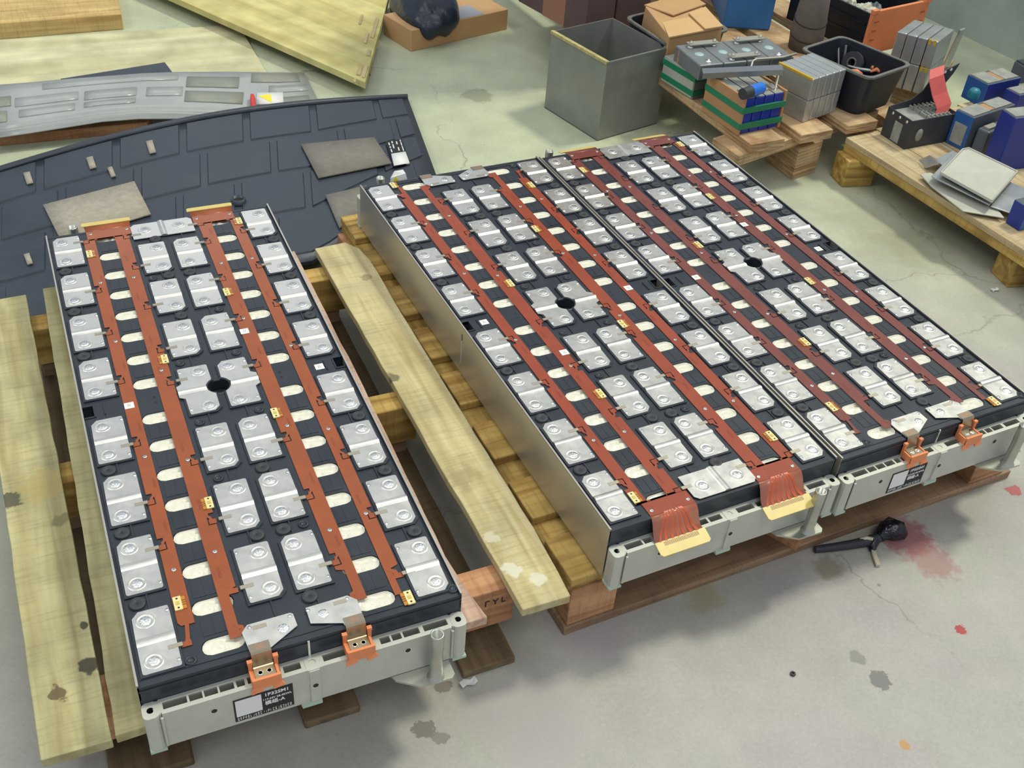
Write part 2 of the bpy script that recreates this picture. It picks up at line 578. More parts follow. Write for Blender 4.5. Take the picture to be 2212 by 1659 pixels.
    blot(1960, 520, 0.28, (138, 134, 102), 0.5, 9, 0.3, 0.9)  # cast shadow of the right pallet's load, painted into the floor colour
    blot(1030, 205, 0.09, (132, 134, 108), 0.6, 20, 0.45, 0.62)
    blot(1290, 1360, 0.12, (170, 164, 164), 0.6, 6, 0.35, 0.7)  # purplish patch of low-angle light and shade, put into the colour
    blot(1150, 1560, 0.16, (168, 162, 162), 0.6, 6, 0.35, 0.7)  # second purplish light-and-shade patch, likewise only colour
    L.new(c, b.inputs['Base Color'])
    L.new(rng(mid.outputs[0], 0.3, 0.7, 0.5, 0.72), b.inputs['Roughness'])
    b.inputs['Specular IOR Level'].default_value = 0.35
    bp = N.new('ShaderNodeBump')
    bp.inputs['Strength'].default_value = 0.15
    bp.inputs['Distance'].default_value = 0.003
    L.new(fine.outputs[0], bp.inputs['Height'])
    L.new(bp.outputs[0], b.inputs['Normal'])
    return m

# ------------------------------------------------------------------ the room
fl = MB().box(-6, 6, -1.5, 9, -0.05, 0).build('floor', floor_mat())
tag(fl, 'worn concrete floor with faded green coating and paint spills', 'floor', kind='structure')
M['wall'] = mat('painted_wall', (156, 164, 156), 0.8, var=0.2, vscale=3.0, bump=0.05, bscale=30)
w0, w1 = G(2050, 62), G(2212, 140)
wd = (w1 - w0).normalized()
wn_ = Vector((-wd.y, wd.x, 0))
if wn_.y < 0:
    wn_ = -wn_
a, b_ = w0 - wd * 0.9, w0 + wd * 3.0
wl = MB().prism([a, b_, b_ + wn_ * 0.15, a + wn_ * 0.15], 0, 0.9).build('wall_back', M['wall'])
tag(wl, 'grey green plaster wall behind the parts', 'wall', kind='structure')

# ------------------------------------------------------------------ battery modules
UC, VC, ZB = 0.549, 0.20155, 0.116
CELL_U = [0.0715 * i + (0.0255 if i >= 8 else 0.0) for i in range(16)]
def ml(u, v, dz=0.0):
    return Vector((v - VC, UC - u, dz + ZB))
def mxy(u, v):
    return (v - VC, UC - u)
def ubox(mb, u0, u1, v0, v1, d0, d1, mi=0):
    mb.box(v0 - VC, v1 - VC, UC - u1, UC - u0, d0 + ZB, d1 + ZB, mi)
def upoly(mb, pts, d0, d1, mi=0):
    mb.prism([mxy(u, v) for u, v in pts], d0 + ZB, d1 + ZB, mi)

def loft_plate(mb, rows, z0, z1, axis='u', mi=0):
    """rows: (along, side0, side1, lift); plate lofted along an axis, own coordinates (x across, y = -along)"""
    n = len(rows)
    vs = []
    for a, s0, s1, h in rows:
        for s in (s0, s1):
            p = (s, -a) if axis == 'u' else (a, -s)
            vs.append((p[0], p[1], z1 + h))
    for a, s0, s1, h in rows:
        for s in (s0, s1):
            p = (s, -a) if axis == 'u' else (a, -s)
            vs.append((p[0], p[1], z0))
    fs = []
    for i in range(n - 1):
        a = 2 * i
        fs.append([a, a + 1, a + 3, a + 2])
        fs.append([2 * n + a, 2 * n + a + 2, 2 * n + a + 3, 2 * n + a + 1])
        fs.append([a, a + 2, 2 * n + a + 2, 2 * n + a])
        fs.append([a + 1, 2 * n + a + 1, 2 * n + a + 3, a + 3])
    fs.append([0, 2 * n, 2 * n + 1, 1])
    e = 2 * n - 2
    fs.append([e, e + 1, 2 * n + e + 1, 2 * n + e])
    mb.add(vs, fs, mi)

def weld_spot(mb, x, y, z):
    mb.lathe([(0.0135, z), (0.0122, z + 0.0009), (0.0108, z + 0.0002), (0.0080, z + 0.0001)], x, y, 20, 0)
    mb.lathe([(0.0082, z + 0.0001), (0.0072, z + 0.0010), (0.0050, z + 0.0006), (0.0030, z + 0.0013), (0.0, z + 0.0011)], x, y, 14, 1)

RIDGE = [(-0.0075, 0), (-0.0045, 0.0020), (-0.0015, 0.0030), (0.0015, 0.0030), (0.0040, 0.0018), (0.0065, 0)]
def plate_mesh(half_l, bulge=False):
    mb = MB()
    w, c = 0.0258, 0.010
    rows = [(-half_l, -w + c, w - 0.003, 0), (-half_l + 0.001, -w + c - 0.001, w - 0.001, 0), (-half_l + c, -w + 0.0008, w, 0)]
    mid = [(a, -w, w, h) for a, h in RIDGE]
    if bulge:
        def sides(a):
            s0, s1 = -w, w
            if abs(a) < 0.0215:
                s0 = max(s0, -0.0345 + math.sqrt(max(0.0, 0.0215 ** 2 - a * a)))
            if -0.014 <= a <= 0.016:
                s1 = w + 0.0095
            elif -0.020 < a < -0.014:
                s1 = w + 0.0095 * (a + 0.020) / 0.006
            elif 0.016 < a < 0.022:
                s1 = w + 0.0095 * (0.022 - a) / 0.006
            return s0, s1
        mid = []
        for a in sorted([-0.0215, -0.020, -0.017, -0.014, -0.010, 0.010, 0.014, 0.016, 0.019, 0.022] + [r[0] for r in RIDGE]):
            h = dict(RIDGE).get(a, 0.0)
            mid.append((a, *sides(a), h))
    rows += mid
    rows += [(half_l - 0.003, -w, w, 0), (half_l - 0.001, -w + 0.001, w - 0.001, 0), (half_l, -w + 0.003, w - 0.003, 0)]
    loft_plate(mb, rows, -0.0016, 0.0)
    d = 0.03575 if not bulge else 0.0485
    for a in (-d, d):
        weld_spot(mb, -0.0085, -a, 0.0)
    for a in (-half_l * 0.82, half_l * 0.82):
        mb.lathe([(0.0034, 0.0), (0.0026, 0.0014), (0.0, 0.0018)], 0.0228, -a, 8, 1)
    return mb.mesh('busbar_plate', [M['nickel'], M['weld']])
ME_PLATE = plate_mesh(0.0545)
ME_PLATE_MID = plate_mesh(0.0645, True)
def rim_poly(half_l, o=0.0032):
    w, c = 0.0258 + o, 0.010
    h = half_l + o
    arc = []
    if half_l > 0.06:       # the two middle plates leave the round centre hole free
        arc = [(-0.0343 + 0.0190 * math.cos(t), 0.0190 * math.sin(t)) for t in [math.radians(q) for q in (-73, -50, -25, 0, 25, 50, 73)]]
    return [(-w + c, h), (w, h), (w, -h), (-w, -h)] + arc + [(-w, h - c)]

# far link plate joining the two cell rows
_mb = MB()
rows = []
for a, h in [(-0.0625, 0), (-0.055, 0)] + RIDGE + [(0.055, 0), (0.0625, 0)]:
    t = 0.008 if abs(a) > 0.06 else 0.0
    rows.append((a, -0.029 + t, 0.029, h))
loft_plate(_mb, rows, -0.0016, 0.0, axis='v')
for a in (-0.036, 0.034):
    weld_spot(_mb, a, 0.004, 0.0)
ME_LINK = _mb.mesh('link_busbar', [M['nickel'], M['weld']])

def stadium(n_extra, L, w):
    ang = sorted([2 * math.pi * k / n_extra for k in range(n_extra)])
    return ang
def tile_loops(hx, hy, L, w, cx=0.0, cy=0.0, n=28):
    """rectangle of half size hx, hy around a stadium hole (long half axis L + w along x)"""
    angs = [2 * math.pi * k / n for k in range(n)] + [math.atan2(sy * hy, sx * hx) % (2 * math.pi) for sx in (1, -1) for sy in (1, -1)]
    angs = sorted(set(round(a, 6) for a in angs))
    out, inn = [], []
    for a in angs:
        c, s = math.cos(a), math.sin(a)
        t = min(hx / abs(c) if abs(c) > 1e-9 else 9, hy / abs(s) if abs(s) > 1e-9 else 9)
        out.append((cx + t * c, cy + t * s))
        if abs(s) > 1e-9 and abs(c) * w / abs(s) <= L:
            q = w / abs(s)
        else:
            k = L * abs(c)
            q = k + math.sqrt(max(0.0, k * k - L * L + w * w))
        inn.append((cx + q * c, cy + q * s))
    return out, inn

V_STRIPS = [(0.0578, 0.1275), (0.2756, 0.3453)]
def cover_mesh():
    mb = MB()
    T, B = -0.004, -0.010
    # top skin, open where the vent strips, the centre hole and the side notches are
    for v0, v1 in [(-0.0075, V_STRIPS[0][0]), (V_STRIPS[1][1], 0.4106)]:
        ubox(mb, -0.032, 1.130, v0, v1, B, T)
    for v0, v1 in [(-0.0275, -0.0075), (0.4106, 0.4306)]:
        ubox(mb, -0.032, 0.535, v0, v1, B, T)
        ubox(mb, 0.563, 1.130, v0, v1, B, T)
    ubox(mb, -0.032, 0.520, V_STRIPS[0][1], V_STRIPS[1][0], B, T)
    ubox(mb, 0.578, 1.130, V_STRIPS[0][1], V_STRIPS[1][0], B, T)
    o, i = tile_loops(0.5 * (V_STRIPS[1][0] - V_STRIPS[0][1]), 0.029, 0.004, 0.0165, 0, 0, 28)
    mb.ring(o, i, B + ZB - 0.012, T + ZB)
    mb.lathe([(0.0190, T + ZB), (0.0205, T + ZB + 0.0025), (0.0225, T + ZB)], 0, 0, 20, 0, cap=False)
    for v0, v1 in V_STRIPS:
        cv = 0.5 * (v0 + v1)
        for k, u in enumerate(CELL_U):
            lo = -0.032 if k == 0 else (0.5 * (CELL_U[k - 1] + u) if k != 8 else u - 0.03575)
            hi = 1.130 if k == 15 else (0.5 * (CELL_U[k + 1] + u) if k != 7 else u + 0.03575)
            cu = 0.5 * (lo + hi)
            # hole stays on its cell, the tile reaches half way to the next one
            angs_o, angs_i = tile_loops(0.5 * (v1 - v0), 0.03575, 0.0157, 0.0143)
            o = [(x + cv - VC, (UC - u) + (y if abs(abs(y) - 0.03575) > 1e-6 else (UC - lo - (UC - u) if y > 0 else UC - hi - (UC - u)))) for x, y in angs_o]
            i = [(x + cv - VC, y + UC - u) for x, y in angs_i]
            mb.ring(o, i, B + ZB, T + ZB)
        u0, u1 = CELL_U[7] + 0.03575, CELL_U[8] - 0.03575
        ubox(mb, u0, u1, v0, v1, B, T)
        for du in (-0.006, 0.008):
            mb.lathe([(0.003, T + ZB + 0.0002), (0.0, T + ZB + 0.0002)], cv - VC, UC - 0.5 * (u0 + u1) - du, 8, 1)
        # slightly raised dark pads between the vents
        for k in range(15):
            if k == 7:
                continue
            c = 0.5 * (CELL_U[k] + CELL_U[k + 1])
            ubox(mb, c - 0.016, c + 0.016, v0 + 0.012, v1 - 0.012, T, T + 0.0006)
            for q in (-0.006, 0.008):
                ubox(mb, c - 0.016, c + 0.016, cv + q - 0.0004, cv + q + 0.0004, T + 0.0006, T + 0.0011)
    # skirts and rims
    for u0, u1 in ((1.126, 1.132), (-0.034, -0.028)):
        ubox(mb, u0, u1, -0.0275, 0.4306, -0.044, T + 0.0005)
    ubox(mb, 1.118, 1.121, -0.022, 0.425, T, T + 0.0012)
    ubox(mb, 1.132, 1.1335, -0.0265, 0.4296, -0.0125, -0.0105)
    for v0, v1 in ((-0.0275, -0.0250), (0.4281, 0.4306)):
        for u0, u1 in ((-0.034, 0.535), (0.563, 1.132)):
            ubox(mb, u0, u1, v0, v1, -0.03, T + 0.0022)
    # notch pockets at mid length
    for v0, v1 in ((-0.0275, -0.0075), (0.4106, 0.4306)):
        ubox(mb, 0.535, 0.563, v0, v1, -0.05, -0.045)
        s0, s1 = (v1 - 0.0005, v1 + 0.002) if v0 < 0 else (v0 - 0.002, v0 + 0.0005)
        ubox(mb, 0.533, 0.565, s0, s1, -0.045, T + 0.0015)
        ubox(mb, 0.532, 0.535, v0, v1, -0.045, T + 0.0015)
        ubox(mb, 0.563, 0.566, v0, v1, -0.045, T + 0.0015)
    # frames around the busbar plates, ribs, small rings
    for (cu, cv, hl, flip) in PLATES:
        s = -1 if flip else 1
        mb.prism([(cv - VC + s * x, UC - cu + s * y) for x, y in rim_poly(hl)], T + ZB, -0.0012 + ZB)
    for k in range(7):
        c = 0.5 * (CELL_U[2 * k + 1] + CELL_U[2 * k + 2])
        for v in (0.0095, 0.4031 - 0.0095):
            ubox(mb, c - 0.014, c + 0.014, v - 0.0011, v + 0.0011, T, T + 0.002)
    for k in range(8):
        c = 0.5 * (CELL_U[2 * k] + CELL_U[2 * k + 1])
        for v in (0.170, 0.4031 - 0.170):
            ubox(mb, c - 0.016, c + 0.016, v - 0.0011, v + 0.0011, T, T + 0.002)
    for u, v in SMALL_RINGS:
        mb.lathe([(0.0085, T + ZB), (0.0080, T + ZB + 0.003), (0.0055, T + ZB + 0.003), (0.0050, T + ZB + 0.0003), (0, T + ZB + 0.0003)], v - VC, UC - u, 14, 0)
    # cable clip in the middle of the end skirt
    ubox(mb, 1.132, 1.1345, 0.2005, 0.2035, -0.038, -0.006, 2)
    return mb.mesh('cover', [M['black'], M['ink'], M['nickel']])

PLATES = []
for k in range(8):
    c = 0.5 * (CELL_U[2 * k] + CELL_U[2 * k + 1])
    PLATES += [(c, 0.0088, 0.0545, False), (c, 0.4031 - 0.0088, 0.0545, True)]
for k in range(7):
    c = 0.5 * (CELL_U[2 * k + 1] + CELL_U[2 * k + 2])
    hl = 0.0645 if k == 3 else 0.0545
    PLATES += [(c, 0.1672, hl, True), (c, 0.4031 - 0.1672, hl, False)]
GROMMETS = []
for k in range(7):
    c = 0.5 * (CELL_U[2 * k + 1] + CELL_U[2 * k + 2])
    if k != 3:
        GROMMETS += [(c, -0.0047), (c, 0.4031 + 0.0047)]
for u, v in [(0.777, 0.2241), (1.0606, 0.2241), (0.9185, 0.1815), (0.178, 0.1815)]:
    GROMMETS += [(u, v), (1.098 - u, 0.4031 - v)]
GROMMETS = [g_ for i, g_ in enumerate(GROMMETS) if all((Vector(g_) - Vector(h_)).length > 0.02 for h_ in GROMMETS[:i])]
SMALL_RINGS = [(0.634, 0.152), (0.777, 0.153), (0.919, 0.253), (0.634, 0.2525)]
SMALL_RINGS += [(1.098 - u, 0.4031 - v) for u, v in SMALL_RINGS]
SMALL_RINGS += [(1.112, 0.058 - 0.012), (1.117, 0.4225)]

ME_COVER = cover_mesh()
_mb = MB()
_mb.lathe([(0.0118, 0), (0.0116, 0.0034), (0.0106, 0.0042), (0.0046, 0.0042), (0.0042, 0.0036), (0.0022, 0.0036)], 0, 0, 18, 0)
_mb.lathe([(0.0026, 0.0037), (0, 0.0037)], 0, 0, 8, 1)
ME_GROMMET = _mb.mesh('grommet', [M['rubber'], M['ink']])

# vent window film: shallow crumpled dish
def film_mesh():
    mb = MB()
    o, i = tile_loops(0.05, 0.03, 0.0150, 0.0139)
    n = len(i)
    rings = [(1.0, -0.0060), (0.92, -0.0082), (0.6, -0.0096), (0.25, -0.0078)]
    vs = []
    for sc, z in rings:
        for k, (x, y) in enumerate(i):
            vs.append((x * sc, y * sc, z + (0.0022 * math.sin(2.0 * math.atan2(y, x) + 5 * sc + 0.6) if sc < 0.9 else 0)))
    vs.append((0, 0, -0.0084))
    fs = []
    for r in range(3):
        for k in range(n):
            k2 = (k + 1) % n
            fs.append([r * n + k, r * n + k2, (r + 1) * n + k2, (r + 1) * n + k])
    for k in range(n):
        fs.append([3 * n + k, 3 * n + (k + 1) % n, 4 * n])
    mb.add(vs, fs, 0, True)
    return mb.mesh('vent_film', M['film'])
ME_FILM = film_mesh()

# frame at one end: hollow cast rail with pockets, corner posts and centre boss
def end_frame_mesh():
    mb = MB()
    T, B = -0.038, -0.111
    ubox(mb, 1.1535, 1.157, -0.004, 0.407, B, T)
    ubox(mb, 1.1325, 1.137, -0.006, 0.409, B, T)
    ubox(mb, 1.137, 1.1535, -0.004, 0.407, -0.062, -0.059, 1)
    ubox(mb, 1.1500, 1.1545, -0.004, 0.407, T - 0.004, T - 0.0002)
    ubox(mb, 1.1360, 1.1390, -0.004, 0.407, T - 0.004, T - 0.0002)
    webs = [(-0.0065, -0.001), (0.0305, 0.0335), (0.0510, 0.0535), (0.0715, 0.0740), (0.0935, 0.0970), (0.108, 0.112),
            (0.158, 0.162), (0.186, 0.218), (0.252, 0.258), (0.288, 0.302), (0.3165, 0.3195), (0.3335, 0.3365), (0.361, 0.3675), (0.404, 0.410)]
    for v0, v1 in webs:
        ubox(mb, 1.1365, 1.1540, v0, v1, -0.095, T - 0.0004)
    # corner posts with bolt holes
    for v in (-0.0175, 0.4206):
        s = 1 if v > 0.2 else -1
        o = []
        x, y = v - VC, UC - 1.146
        o = [(x + 0.0105 * math.cos(a) , y + 0.0125 * math.sin(a)) for a in [2 * math.pi * k / 16 for k in range(16)]]
        o = [(x + max(-0.0108, min(0.0108, (px_ - x) * 1.25)), y + max(-0.0135, min(0.0135, (py_ - y) * 1.25))) for px_, py_ in o]
        i = [(x + 0.0048 * math.cos(a), y + 0.0048 * math.sin(a)) for a in [2 * math.pi * k / 16 for k in range(16)]]
        mb.ring(o, i, B + ZB, T + ZB, 0, 1)
        q = 0.012 * s
        mb.box(min(x - q, x - 0.3 * q), max(x - q, x - 0.3 * q), UC - 1.1555, UC - 1.1335, B + ZB, T + ZB - 0.0006)
        # weld beads down the post
        mb.tube([(x - q * 1.05, UC - 1.1585, B + ZB + 0.004), (x - q * 1.05, UC - 1.1585, T + ZB - 0.006)], 0.0022, 6)
        ubox(mb, 1.136, 1.160, (v - 0.011) if s > 0 else (v - 0.0112), (v + 0.0112), -0.1158, B, 2)
    # centre boss and its rib on the front face
    x, y = 0.2020 - VC, UC - 1.146
    o, i = [], []
    for k in range(16):
        a = 2 * math.pi * k / 16
        o.append((x + max(-0.0105, min(0.0105, 0.015 * math.cos(a))), y + max(-0.0125, min(0.0112, 0.016 * math.sin(a)))))
        i.append((x + 0.0052 * math.cos(a), y + 0.0052 * math.sin(a)))
    mb.ring(o, i, -0.07 + ZB, T + ZB + 0.0003, 0, 1)
    ubox(mb, 1.156, 1.1602, 0.1945, 0.2090, B, T - 0.001)
    ubox(mb, 1.140, 1.1615, 0.1810, 0.2100, -0.1158, -0.1095, 2)
    ubox(mb, 1.140, 1.1600, 0.1800, 0.2100, -0.1130, -0.1080, 0)
    # bolt holes in the front face
    for v, dz, r, uu in ((0.0619, -0.065, 0.0042, 1.1571), (0.3399, -0.0606, 0.0042, 1.1571), (0.2020, -0.0723, 0.0042, 1.1603)):
        vs = [ml(uu + 0.0002, v + r * math.cos(a), dz + r * math.sin(a)) for a in [2 * math.pi * k / 12 for k in range(12)]]
        mb.add(vs, [list(range(12))], 1)
        vs2 = [ml(uu + 0.0001, v + 1.35 * r * math.cos(a), dz + 1.35 * r * math.sin(a)) for a in [2 * math.pi * k / 12 for k in range(12)]]
        mb.add(vs2, [list(range(12))], 3)
    return mb
_mb = end_frame_mesh()
ME_FRAME = _mb.mesh('end_frame', [M['alu'], M['pocket'], M['green_pad'], M['nickel']])
_bm = bmesh.new(); _bm.from_mesh(ME_FRAME); bmesh.ops.recalc_face_normals(_bm, faces=_bm.faces[:]); _bm.to_mesh(ME_FRAME); _bm.free()

# side sheets
_mb = MB()
_mb.box(-0.0008, 0.0008, -0.583, 0.583, 0.005, ZB + 0.0015)
_mb.box(-0.0008, 0.0022, -0.583, 0.583, ZB + 0.0005, ZB + 0.0018)
_mb.box(-0.0012, -0.0007, -0.006, -0.003, 0.085, 0.099, 1)
_mb.box(-0.0014, -0.0007, -0.006, -0.0025, 0.028, 0.085, 2)
ME_SIDE = _mb.mesh('side_sheet', [M['alu_side'], M['pocket'], M['alu']])

# foot bracket with upright tube
def bracket_mesh():
    mb = MB()
    x, y = 0.376 - VC, UC - 1.178
    mb.prism([mxy(1.120, 0.300), mxy(1.165, 0.318), mxy(1.188, 0.350), mxy(1.190, 0.398), mxy(1.184, 0.404), mxy(1.120, 0.404)], -0.1157 + ZB, -0.1118 + ZB)
    h = -0.014 + ZB
    mb.lathe([(0.0135, -0.1118 + ZB), (0.0115, -0.108 + ZB), (0.0098, -0.105 + ZB), (0.0098, h - 0.038), (0.0102, h - 0.037), (0.0102, h - 0.001), (0.0096, h), (0.0076, h), (0.0074, h - 0.05)], x, y, 18, 0)
    mb.lathe([(0.0074, h - 0.05), (0, h - 0.05)], x, y, 12, 1)
    return mb.mesh('foot_bracket', [M['tapsteel'], M['pocket']])
ME_BRACKET = bracket_mesh()

# terminals: folded tongue reaching over the orange block
def terminal_mesh(kind):
    mb = MB()
    if kind == 0:
        poly = [(1.0812, 0.1290), (1.0808, 0.1900), (1.0840, 0.1935), (1.1060, 0.1940), (1.1300, 0.1505), (1.1300, 0.1225), (1.0920, 0.1195)]
        v0, v1, wv = 0.1225, 0.1505, (1.1040, 0.1745)
    else:
        poly = [(1.0800, 0.2125), (1.0785, 0.2740), (1.0905, 0.2850), (1.1300, 0.2845), (1.1300, 0.2560), (1.1240, 0.2545), (1.1090, 0.2120)]
        v0, v1, wv = 0.2560, 0.2845, (1.0985, 0.2330)
    upoly(mb, poly, -0.0016, 0.0)
    path = [(1.117, 0.0016), (1.1310, 0.0016), (1.1335, -0.001), (1.1365, -0.0245), (1.1380, -0.0255), (1.1560, -0.0255)]
    for (ua, da), (ub, db) in zip(path[:-1], path[1:]):
        lo = [ml(ua, v0, da - 0.0016), ml(ub, v0, db - 0.0016), ml(ub, v1, db - 0.0016), ml(ua, v1, da - 0.0016)]
        hi = [ml(ua, v0, da), ml(ub, v0, db), ml(ub, v1, db), ml(ua, v1, da)]
        mb.prism2(lo, hi, 2)
    p = ml(wv[0], wv[1])
    mb.lathe([(0.0080, p.z), (0.0072, p.z + 0.0011), (0.0050, p.z + 0.0006), (0.0030, p.z + 0.0013), (0.0, p.z + 0.0011)], p.x, p.y, 14, 1)
    for uu, vv in ((poly[0][0] + 0.006, poly[0][1] + 0.002), (poly[1][0] + 0.006, poly[1][1] - 0.002)):
        q = ml(uu, vv)
        mb.lathe([(0.0034, q.z), (0.0026, q.z + 0.0014), (0.0, q.z + 0.0018)], q.x, q.y, 8, 1)
    # speckled resistance weld on the lap
    for a in range(7):
        for b in range(5):
            q = ml(1.1195 + a * 0.0013, 0.5 * (v0 + v1) - 0.006 + b * 0.0026 + (a % 2) * 0.0013, 0.0016)
            mb.lathe([(0.0006, q.z), (0, q.z + 0.0003)], q.x, q.y, 4, 3)
    for t in (0.28, 0.72):
        q = ml(1.1470, v0 + (v1 - v0) * t, -0.0255)
        mb.lathe([(0.0038, q.z + 0.0003), (0.0028, q.z + 0.0004)], q.x, q.y, 12, 1)
        mb.lathe([(0.0028, q.z + 0.0004), (0.0, q.z + 0.0004)], q.x, q.y, 12, 4)
    return mb
def block_mesh(kind):
    mb = MB()
    v0, v1 = (0.1225, 0.1505) if kind == 0 else (0.2560, 0.2845)
    a, b = v0 - 0.0055, v1 + 0.0055
    ubox(mb, 1.1385, 1.1600, a, b, -0.0395, -0.0272)
    ubox(mb, 1.1565, 1.1605, a, b, -0.0395, -0.0225)
    for e0, e1 in ((a - 0.001, a + 0.0045), (b - 0.0045, b + 0.001)):
        ubox(mb, 1.1345, 1.1390, e0, e1, -0.0395, -0.0105)
        ubox(mb, 1.1340, 1.1400, e0 - 0.0008, e1 + 0.0008, -0.0130, -0.0080)
        ubox(mb, 1.1390, 1.1590, e0, e0 + 0.0030, -0.0395, -0.0245)
    # flared flap with a notch over the rail's front edge
    m = 0.5 * (a + b)
    for q0, q1 in ((a - 0.004, m - 0.007), (m + 0.007, b + 0.004)):
        mb.prism2([ml(1.1600, q0, -0.0470), ml(1.1635, q0, -0.0475), ml(1.1635, q1, -0.0445), ml(1.1600, q1, -0.0445)],
                  [ml(1.1570, max(q0, a), -0.0385), ml(1.1606, max(q0, a), -0.0385), ml(1.1606, min(q1, b), -0.0385), ml(1.1570, min(q1, b), -0.0385)])
    mb.prism2([ml(1.1575, m - 0.007, -0.0420), ml(1.1612, m - 0.007, -0.0420), ml(1.1612, m + 0.007, -0.0420), ml(1.1575, m + 0.007, -0.0420)],
              [ml(1.1570, m - 0.007, -0.0385), ml(1.1606, m - 0.007, -0.0385), ml(1.1606, m + 0.007, -0.0385), ml(1.1570, m + 0.007, -0.0385)])
    return mb
M['bronze'] = mat('tinned_tongue', (178, 164, 140), 0.3, metal=0.95, var=0.05, vscale=60)
M['speckle'] = mat('weld_speckle', (196, 110, 84), 0.4, metal=0.6)
TERM_MATS = [M['nickel'], M['weld'], M['bronze'], M['speckle'], M['ink']]
def fixed(mb, name, mats):
    me = mb.mesh(name, mats)
    bm = bmesh.new()
    bm.from_mesh(me)
    bmesh.ops.recalc_face_normals(bm, faces=bm.faces[:])
    bm.to_mesh(me)
    bm.free()
    return me
ME_TERM = [fixed(terminal_mesh(k), 'terminal_busbar', TERM_MATS) for k in (0, 1)]
ME_BLOCK = [fixed(block_mesh(k), 'terminal_block', M['orange']) for k in (0, 1)]

# nickel sense tab lying on a plate, and the sense strip hook of the flex
ME_TAB = MB().box(-0.0150, 0.0045, -0.0034, 0.0034, -0.0016, 0.0004).mesh('sense_tab', mat('sense_tab_nickel', (176, 168, 152), 0.5, metal=0.8))
_mb = MB()
_mb.lathe([(0.0036, 0), (0.0034, 0.0012), (0.0020, 0.0013)], 0, 0, 12, 0)
_mb.lathe([(0.0020, 0.0013), (0.0, 0.0013)], 0, 0, 8, 1)
ME_RIVET = _mb.mesh('rivet', [M['weld'], M['ink']])
_mb = MB()
_mb.box(-0.0055, 0.0055, -0.0125, 0.0125, 0, 0.0022, 0)
_mb.box(0.0055, 0.0110, -0.0115, 0.0115, 0, 0.0012, 1)
_mb.box(-0.0025, 0.0025, -0.0030, 0.0030, 0.0022, 0.0030, 2)
for yy in (-0.0085, 0.0085):
    _mb.lathe([(0.0017, 0.00225), (0, 0.00225)], 0, yy, 8, 3)
for yy in (-0.004, 0.0, 0.004):
    _mb.box(0.0060, 0.0110, yy - 0.0006, yy + 0.0006, 0.0012, 0.0014, 4)
ME_SENSOR = _mb.mesh('sensor_pad', [mat('sensor_cream', (224, 212, 150), 0.5), M['amber'], mat('sensor_chip', (206, 178, 104), 0.5), M['ink'], M['trace']])
ME_TAG = MB().box(-0.0080, 0.0080, -0.0080, 0.0080, 0, 0.0004).mesh('code_tag', M['white'])
_mb = MB()
for i in range(7):
    for j in range(7):
        if (i * 5 + j * 3 + i * j) % 3:
            _mb.box(-0.0035 + i * 0.001, -0.0035 + i * 0.001 + 0.0008, -0.0035 + j * 0.001, -0.0035 + j * 0.001 + 0.0008, 0, 0.0001)
ME_TAGPRINT = _mb.mesh('tag_print', M['grey_print'])

# sense hook offsets from the plate centre along u
HOOK = {'A': [-0.028, 0.014, 0.014, 0.020, 0.022, 0.020, -0.024, 0.020],
        'B': [0.024, 0.024, 0.024, -0.034, 0.024, 0.020, 0.022],
        'C': [-0.028, -0.028, -0.028, -0.036, 0.018, 0.018, 0.020],
        'D': [0.022, 0.020, 0.018, 0.018, 0.018, 0.018, 0.018, 0.004]}
def hooks(col):
    out = []
    for k, du in enumerate(HOOK[col]):
        c = 0.5 * (CELL_U[2 * k] + CELL_U[2 * k + 1]) if col in 'AD' else 0.5 * (CELL_U[2 * k + 1] + CELL_U[2 * k + 2])
        out.append(c + du)
    if col == 'B':
        out = [0.012] + out + [1.0895]
    if col == 'C':
        out = [0.004] + out + [1.0865]
    return out

